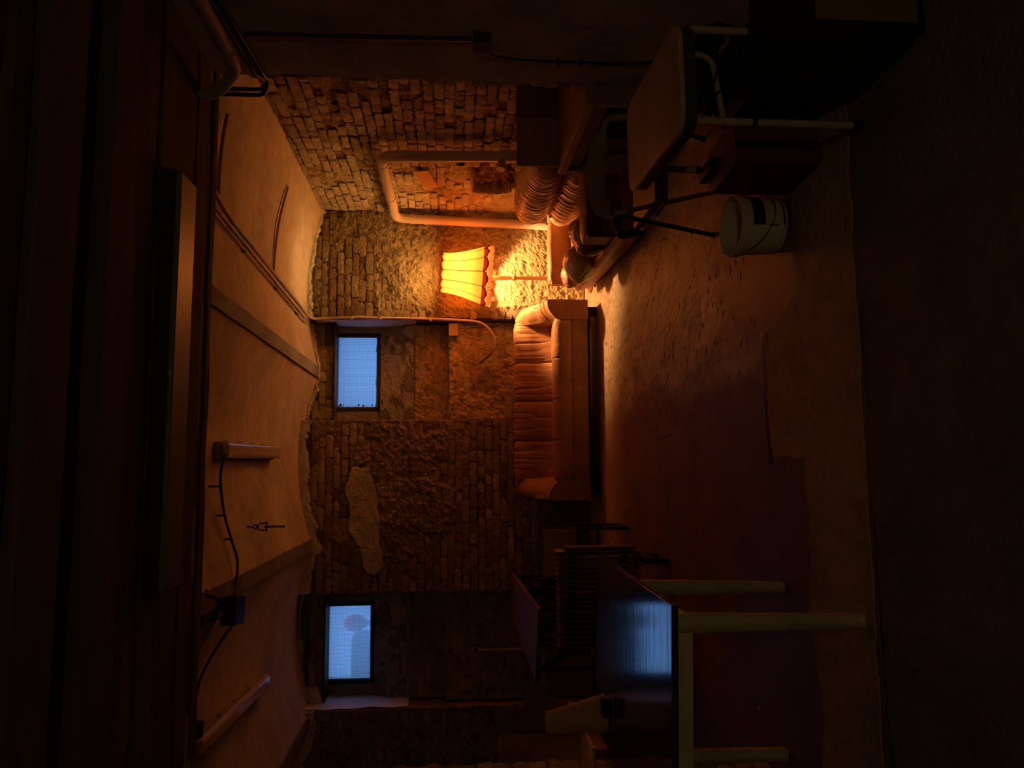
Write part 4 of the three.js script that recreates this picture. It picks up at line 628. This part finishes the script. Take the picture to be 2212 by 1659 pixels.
// ---------- boxes at the far left ----------
{
  const k = thing('low_cabinet', 'low pale-topped cabinet at the left edge catching blue window light', 'cabinet', [-2.24, 0, -5.66]);
  obj('top', [rspan(-0.38, 0.38, 0.56, 0.585, -0.5, 0.52, 0.004)], M.white, k); obj('carcass', [rspan(-0.36, 0.36, 0.03, 0.56, -0.48, 0.5, 0.004)], M.card, k); obj('door', [rspan(-0.34, -0.01, 0.06, 0.54, 0.5, 0.515, 0.003)], M.wood, k); obj('door', [rspan(0.01, 0.34, 0.06, 0.54, 0.5, 0.515, 0.003)], M.wood, k); obj('plinth', [rspan(-0.35, 0.35, 0, 0.03, -0.46, 0.46, 0.003)], M.black, k);
  const c = thing('cardboard_box', 'tall brown cardboard box on the pale-topped cabinet', 'box', [-2.19, 0.585, -5.62], 0.5);
  obj('body', [rspan(-0.23, 0.23, 0, 0.58, -0.16, 0.16, 0.003)], M.card, c); obj('flap', [rspan(-0.23, 0.23, 0.578, 0.582, -0.16, -0.005, 0.001)], M.card, c); obj('flap', [rspan(-0.23, 0.23, 0.578, 0.582, 0.005, 0.16, 0.001)], M.card, c); obj('tape', [rspan(-0.235, 0.235, 0.5825, 0.584, -0.025, 0.025, 0.0005)], M.paleWood, c);
  const d = thing('round_board', 'round brown board leaning upright behind the cardboard box', 'board', [-1.98, 0.81, -6.04], 0.15);
  obj('disc', [rod([0, 0, 0.0], [0, 0.0, 0.022], 0.205, 0.205, 56).translate(0, 0.0, 0)], mat([0.27, 0.16, 0.1], 0.7, { map: tWood }), d); obj('edge_band', [new THREE.TorusGeometry(0.204, 0.008, 6, 56).translate(0, 0, 0.011)], M.wood, d);
  const b = thing('crate', 'plain brown wooden box under the end of the long narrow table', 'box', [-1.75, 0, -6.5], 0.25);
  obj('body', [rspan(-0.16, 0.16, 0, 0.72, -0.14, 0.14, 0.004)], mat([0.26, 0.15, 0.095], 0.8, { map: tWood }), b); obj('lid', [rspan(-0.168, 0.168, 0.72, 0.74, -0.148, 0.148, 0.003)], M.wood, b);
}
// ---------- pipes and wiring ----------
{
  const g = thing('waste_pipe', 'grey plastic pipe looping over the right brick wall into the corner', 'pipe');
  obj('pipe', [bent([[2.8, 0.62, -6.36], [2.79, 2.15, -6.43], [2.785, 2.14, -8.06], [2.74, 0.4, -8.1]], 0.05, 0.12, 18)], M.pipe, g);
  for (const [a, b] of [[[2.799, 0.98, -6.376], [2.799, 1.06, -6.38]], [[2.791, 1.98, -6.42], [2.791, 2.02, -6.425]], [[2.79, 2.147, -6.58], [2.79, 2.146, -6.62]], [[2.787, 2.143, -7.42], [2.787, 2.143, -7.46]], [[2.782, 1.97, -8.063], [2.781, 1.93, -8.064]], [[2.777, 1.82, -8.066], [2.776, 1.78, -8.067]]]) obj('collar', [rod(a, b, 0.056, 0.056, 20)], M.pipe, g);
  obj('inspection_cap', [rod([2.8, 1.06, -6.38], [2.68, 1.08, -6.35], 0.035, 0.035, 16), rod([2.7, 1.077, -6.352], [2.66, 1.084, -6.345], 0.043, 0.043, 8)], M.pipe, g);
  for (const p of [[2.776, 1.8, -8.067], [2.781, 1.95, -8.064]]) obj('wall_clip', [rod(p, [p[0], p[1], -8.19], 0.012)], M.steel, g);
  const vc = (x, z, r) => [x, vaultY(x) - r, z];
  const cd = thing('conduit', 'long grey conduit crossing the vault and running down beside the right window', 'conduit');
  const run = []; for (let i = 0; i <= 10; i++) { const t = i / 10; run.push(vc(lerp(1.79, 1.668, t) + (t < 0.15 ? 0.1 * (0.15 - t) / 0.15 : 0), lerp(-4.6, -7.9, t), 0.035)); }
  obj('conduit_run', [tube([...run, [1.655, 3.03, -8.12], [1.668, 2.9, -8.17], [1.678, 2.5, -8.165], [1.67, 1.9, -8.165], [1.655, 1.42, -8.165], [1.625, 1.2, -8.15], [1.53, 1.09, -8.13], [1.42, 1.045, -8.13], [1.3, 1.07, -8.15], [1.2, 1.2, -8.3]], 0.0165, 260, 12)], M.conduit, cd);
  for (const p of [[1.674, 2.62, -8.165], [1.674, 2.3, -8.165], [1.664, 1.75, -8.165], [1.4, 1.045, -8.13]]) obj('clip', [rspan(p[0] - 0.022, p[0] + 0.022, p[1] - 0.012, p[1] + 0.012, p[2] - 0.03, p[2] + 0.02, 0.004)], M.conduit, cd);
  for (const [dx, r, label, e] of [[-0.052, 0.014, 'thin grey pipe along the vault next to the long conduit', -7.85], [-0.095, 0.01, 'thinnest of the parallel vault pipes, ending by the window', -7.95]]) {
    const q = thing('ceiling_pipe', label, 'pipe'); const pts = []; for (let i = 0; i <= 10; i++) { const t = i / 10; pts.push(vc(lerp(1.8, 1.665, t) + dx, lerp(-4.6, e, t), r + 0.012)); } obj('pipe', [tube(pts, r, 120, 10)], M.conduit, q);
    for (const z of [-5.6, -6.6, -7.5]) { const t = (z + 4.6) / (e + 4.6), x = lerp(1.8, 1.665, t) + dx; obj('bracket', [rspan(x - 0.02, x + 0.02, vaultY(x) - 0.03, vaultY(x) + 0.002, z - 0.01, z + 0.01, 0.003)], M.darkSteel, q); }
  }
  const rd = thing('ceiling_rod', 'slim rod with a slack wire crossing the right vault', 'rod');
  const xs = Array.from({ length: 9 }, (_, i) => lerp(1.76, 2.6, i / 8)); obj('rod', [tube(xs.map((x, i) => vc(x, lerp(-6.55, -6.72, i / 8), 0.02)), 0.012, 60, 8)], M.conduit, rd); obj('wire', [tube(xs.map((x, i) => [x, vaultY(x) - 0.025 - 0.01 * Math.sin(Math.PI * i / 8), lerp(-6.52, -6.66, i / 8) + 0.1 * Math.sin(Math.PI * i / 8)]), 0.003, 60, 6)], M.darkWood, rd);
  const r2 = thing('ceiling_rod', 'slim rod along the near edge of the right vault by the boards', 'rod'); obj('rod', [tube([1.85, 2.0, 2.15, 2.3, 2.42].map((x) => [x, vaultY(x) - 0.03, -4.93 - 0.03 * (x - 1.85)]), 0.014, 40, 8)], M.conduit, r2);
  const bp = thing('drain_pipe', 'thick dark pipe along the top of the passage plaster wall', 'pipe'); obj('pipe', [bent([[2.03, 2.6, -1.2], [2.02, 2.6, -3.63], [1.98, 2.72, -3.78], [1.96, 2.84, -3.82]], 0.031, 0.05, 16)], M.conduit, bp); obj('collar', [rod([2.02, 2.6, -3.48], [2.02, 2.6, -3.56], 0.037, 0.037, 18)], M.conduit, bp); obj('clip', [rod([2.02, 2.6, -3.0], [2.19, 2.6, -3.0], 0.008)], M.darkSteel, bp);
  for (const [x, label, dz] of [[2.262, 'black cable drop nearer the plaster wall at the passage arch', 0], [2.222, 'black cable drop farther from the plaster wall at the passage arch', 0.01]]) { const c = thing('black_cable', label, 'cable'); obj('cord', [tube([[x, 2.965, -4.3 + dz], [x + 0.002, 2.8, -4.3 + dz], [x + 0.004, 2.66, -4.3 + dz], [x + 0.02, 2.615, -4.27 + dz], [2.26, 2.58, -4.16 + dz], [2.19, 2.56 + dz * 4, -4.0], [2.185, 2.57 + dz * 4, -3.8], [2.18, 2.6 + dz * 4, -3.2], [2.18, 2.62 + dz * 4, -2.2]], 0.013, 160, 8)], M.black, c); }
  const jb = thing('wall_conduit', 'thin pipe running down the passage plaster wall to a dark junction box', 'conduit'); obj('pipe', [tube([[2.178, 2.55, -3.58], [2.178, 2.2, -3.575], [2.178, 1.8, -3.565], [2.178, 1.42, -3.555]], 0.012, 60)], M.darkSteel, jb);
  const b2 = thing('junction_box', 'dark square junction box on the passage plaster wall', 'junction box'); obj('box', [rspan(2.14, 2.19, 1.32, 1.41, -3.62, -3.5, 0.006)], M.darkSteel, b2); obj('lid', [rspan(2.134, 2.141, 1.325, 1.405, -3.615, -3.505, 0.003)], M.blackMetal, b2);
  const wc = thing('wall_cable', 'black cable hanging from the junction box down the plaster wall', 'cable'); obj('cord', [tube([[2.165, 1.33, -3.63], [2.178, 1.29, -3.7], [2.182, 1.1, -3.74], [2.182, 0.8, -3.74], [2.182, 0.5, -3.72], [2.18, 0.2, -3.6], [2.17, 0.02, -3.4]], 0.007, 100, 8)], M.black, wc); for (const y of [0.95, 0.82]) obj('clip', [rspan(2.168, 2.2, y - 0.008, y + 0.008, -3.755, -3.73, 0.003)], M.black, wc);
  const np = thing('niche_pipe', 'short thin upright pipe in the dark left niche', 'pipe'); obj('pipe', [rod([-1.94, 0.7, -8.26], [-1.94, 1.24, -8.26], 0.017), rod([-1.94, 1.22, -8.26], [-1.94, 1.24, -8.4], 0.014)], M.conduit, np); obj('end_cap', [rod([-1.94, 1.235, -8.26], [-1.94, 1.27, -8.26], 0.022)], M.darkSteel, np);
  const sw = thing('junction_box', 'small cream junction box on the niche wall under the right window', 'junction box'); obj('box', [rspan(1.5, 1.64, 1.475, 1.55, -8.35, -8.27, 0.004)], M.cream, sw); obj('lid', [rspan(1.5, 1.64, 1.445, 1.474, -8.35, -8.275, 0.004)], M.cream, sw);
  const tw = thing('wall_wire', 'thin dark wire from the cream junction box down to the sofa', 'wire'); obj('cord', [tube([[1.585, 1.445, -8.29], [1.592, 1.3, -8.29], [1.6, 1.1, -8.28], [1.625, 0.98, -8.26], [1.65, 0.88, -8.25]], 0.003, 60, 6)], M.black, tw);
  const ho = thing('hook', 'small metal hook on a string under the right window sill', 'hook'); obj('ring', [new THREE.TorusGeometry(0.017, 0.003, 6, 20).translate(1.585, 1.63, -8.42)], M.steel, ho); obj('string', [rod([1.585, 1.647, -8.42], [1.583, 1.76, -8.44], 0.0016)], M.black, ho);
}
// ---------- fittings on the vaults ----------
function batten(name, label, x0, z0, x1, z1, group) {
  const y = (vaultY(x0) + vaultY(x1)) / 2 - 0.055, l = Math.hypot(x1 - x0, z1 - z0), o = thing(name, label, 'light', [(x0 + x1) / 2, y, (z0 + z1) / 2], Math.atan2(x1 - x0, z1 - z0) , group);
  obj('housing', [rspan(-0.058, 0.058, 0.005, 0.055, -l / 2, l / 2, 0.012)], M.housing, o); obj('diffuser', [rspan(-0.055, 0.055, -0.05, 0.01, -l / 2 + 0.01, l / 2 - 0.01, 0.038)], M.diffuser, o);
  for (let k = 0; k < 5; k++) for (const s of [-1, 1]) obj('clip', [rspan(s * 0.062 - 0.006, s * 0.062 + 0.006, -0.01, 0.025, lerp(-l / 2 + 0.12, l / 2 - 0.12, k / 4) - 0.012, lerp(-l / 2 + 0.12, l / 2 - 0.12, k / 4) + 0.012, 0.002)], M.steel, o);
  obj('cable_gland', [rod([0, 0.02, l / 2 - 0.01], [0, 0.02, l / 2 + 0.05], 0.016)], M.black, o); return o;
}
batten('ceiling_light', 'unlit tube light on the middle vault with a shiny clear cover', 0.15, -5.32, 0.17, -6.95);
batten('ceiling_light', 'unlit tube light on the dark left vault, seen at a slant', -1.72, -5.0, -1.78, -6.75);
{
  const o = thing('ceiling_light', 'long unlit tube fitting under the passage boards near the camera', 'light', [0.44, 2.79, -3.5], 0.0);
  obj('housing', [rspan(-0.96, 0.95, -0.005, 0.045, -0.12, 0.12, 0.006)], M.darkSteel, o); obj('diffuser', [rspan(-0.955, 0.945, -0.03, 0.0, -0.105, 0.105, 0.012)], mat([0.2, 0.185, 0.16], 0.4, { spec: 0.6 }), o); for (const x of [-0.7, 0, 0.7]) obj('clip', [rspan(x - 0.012, x + 0.012, -0.02, 0.02, 0.104, 0.114, 0.002)], M.steel, o);
  const h = thing('ceiling_hook', 'rusty shackle and rod hanging from the middle vault', 'hook', [-0.43, vaultY(-0.43), -6.0]);
  obj('eye_bolt', [rod([0, 0.005, 0], [0, -0.05, 0], 0.006), new THREE.TorusGeometry(0.014, 0.005, 8, 18).translate(0, -0.062, 0)], M.darkSteel, h);
  obj('shackle', [bent([[-0.026, -0.15, 0], [-0.026, -0.085, 0], [0.026, -0.085, 0], [0.026, -0.15, 0]], 0.006, 0.025), rod([-0.04, -0.15, 0], [0.04, -0.15, 0], 0.006)], M.darkSteel, h); obj('rod', [rod([0, -0.13, 0], [0.0, -0.29, 0.0], 0.008)], M.darkSteel, h);
  const c = thing('black_cable', 'black cable sagging from the middle tube light to the projector', 'cable'); const A = [[0.12, -5.27], [0.02, -5.2], [-0.1, -5.2], [-0.3, -5.31], [-0.47, -5.4], [-0.62, -5.42]].map(([x, z], i) => [x, Math.min(vaultY(x), 3.12) - 0.045, z]); A.push([-0.75, 2.985, -5.32], [-0.84, 2.95, -5.17]); obj('cord', [tube(A, 0.009, 140, 8)], M.black, c); for (const [x, , z] of [A[2], A[3], A[4]]) obj('clip', [rspan(x - 0.006, x + 0.006, Math.min(vaultY(x), 3.12) - 0.055, vaultY(x) + 0.005, z - 0.006, z + 0.006, 0.002)], M.darkSteel, c);
  const d = thing('black_cable', 'black cable from the projector to the left tube light', 'cable'); obj('cord', [tube([[-0.97, 2.92, -5.12], [-1.03, 2.98, -5.2], [-1.1, 3.03, -5.2], [-1.25, 3.09, -5.05], [-1.4, 3.11, -4.95], [-1.55, 3.1, -4.86], [-1.7, 3.1, -4.92]], 0.009, 100, 8)], M.black, d);
  const p = thing('projector', 'dark projector on a bracket under the left ceiling beam', 'projector', [-0.885, 2.935, -5.08], 0.12);
  p.scale.setScalar(0.78);
  obj('body', [rspan(-0.13, 0.1, -0.06, 0.06, -0.16, 0.13, 0.01)], M.blackMetal, p); obj('front_panel', [rspan(-0.11, 0.09, -0.05, 0.05, -0.172, -0.16, 0.004)], M.darkWood, p); obj('lens', [rod([-0.06, 0, -0.17], [-0.06, 0, -0.21], 0.035, 0.035, 20)], M.black, p); obj('side_vent', [rspan(0.1, 0.108, -0.04, 0.04, -0.1, 0.05, 0.002)], M.darkSteel, p);
  obj('bracket', [bar([0, 0.05, 0], [0.0, 0.14, 0.0], 0.02, 0.05), bar([0.07, 0.075, 0.02], [0.16, 0.1, 0.66], 0.016, 0.02), bar([-0.07, 0.05, 0.1], [-0.02, 0.09, 0.7], 0.012, 0.016), bar([-0.1, 0.09, 0.5], [0.17, 0.095, 0.42], 0.012, 0.02)], M.blackMetal, p);
  const w = thing('wiring_box', 'dark wiring box at the near end of the left vault', 'box', [-1.52, 3.06, -4.7], 0.2); obj('box', [rspan(-0.05, 0.05, -0.045, 0.06, -0.12, 0.09, 0.006)], M.darkSteel, w); obj('lid', [rspan(-0.045, 0.045, -0.052, -0.044, -0.11, 0.08, 0.002)], M.blackMetal, w);
}
{ const o = thing('bottle_cap', 'tiny shiny bottle cap on the floor under the black table', 'cap', [-1.2, 0, -3.72]); obj('cap', [lathe([[0, 0.006], [0.012, 0.006], [0.015, 0.003], [0.016, 0.0]], 20)], M.steel, o); }
scene.traverse((o) => { if (o.isMesh) o.castShadow = o.receiveShadow = true; });
renderer.render(scene, camera);
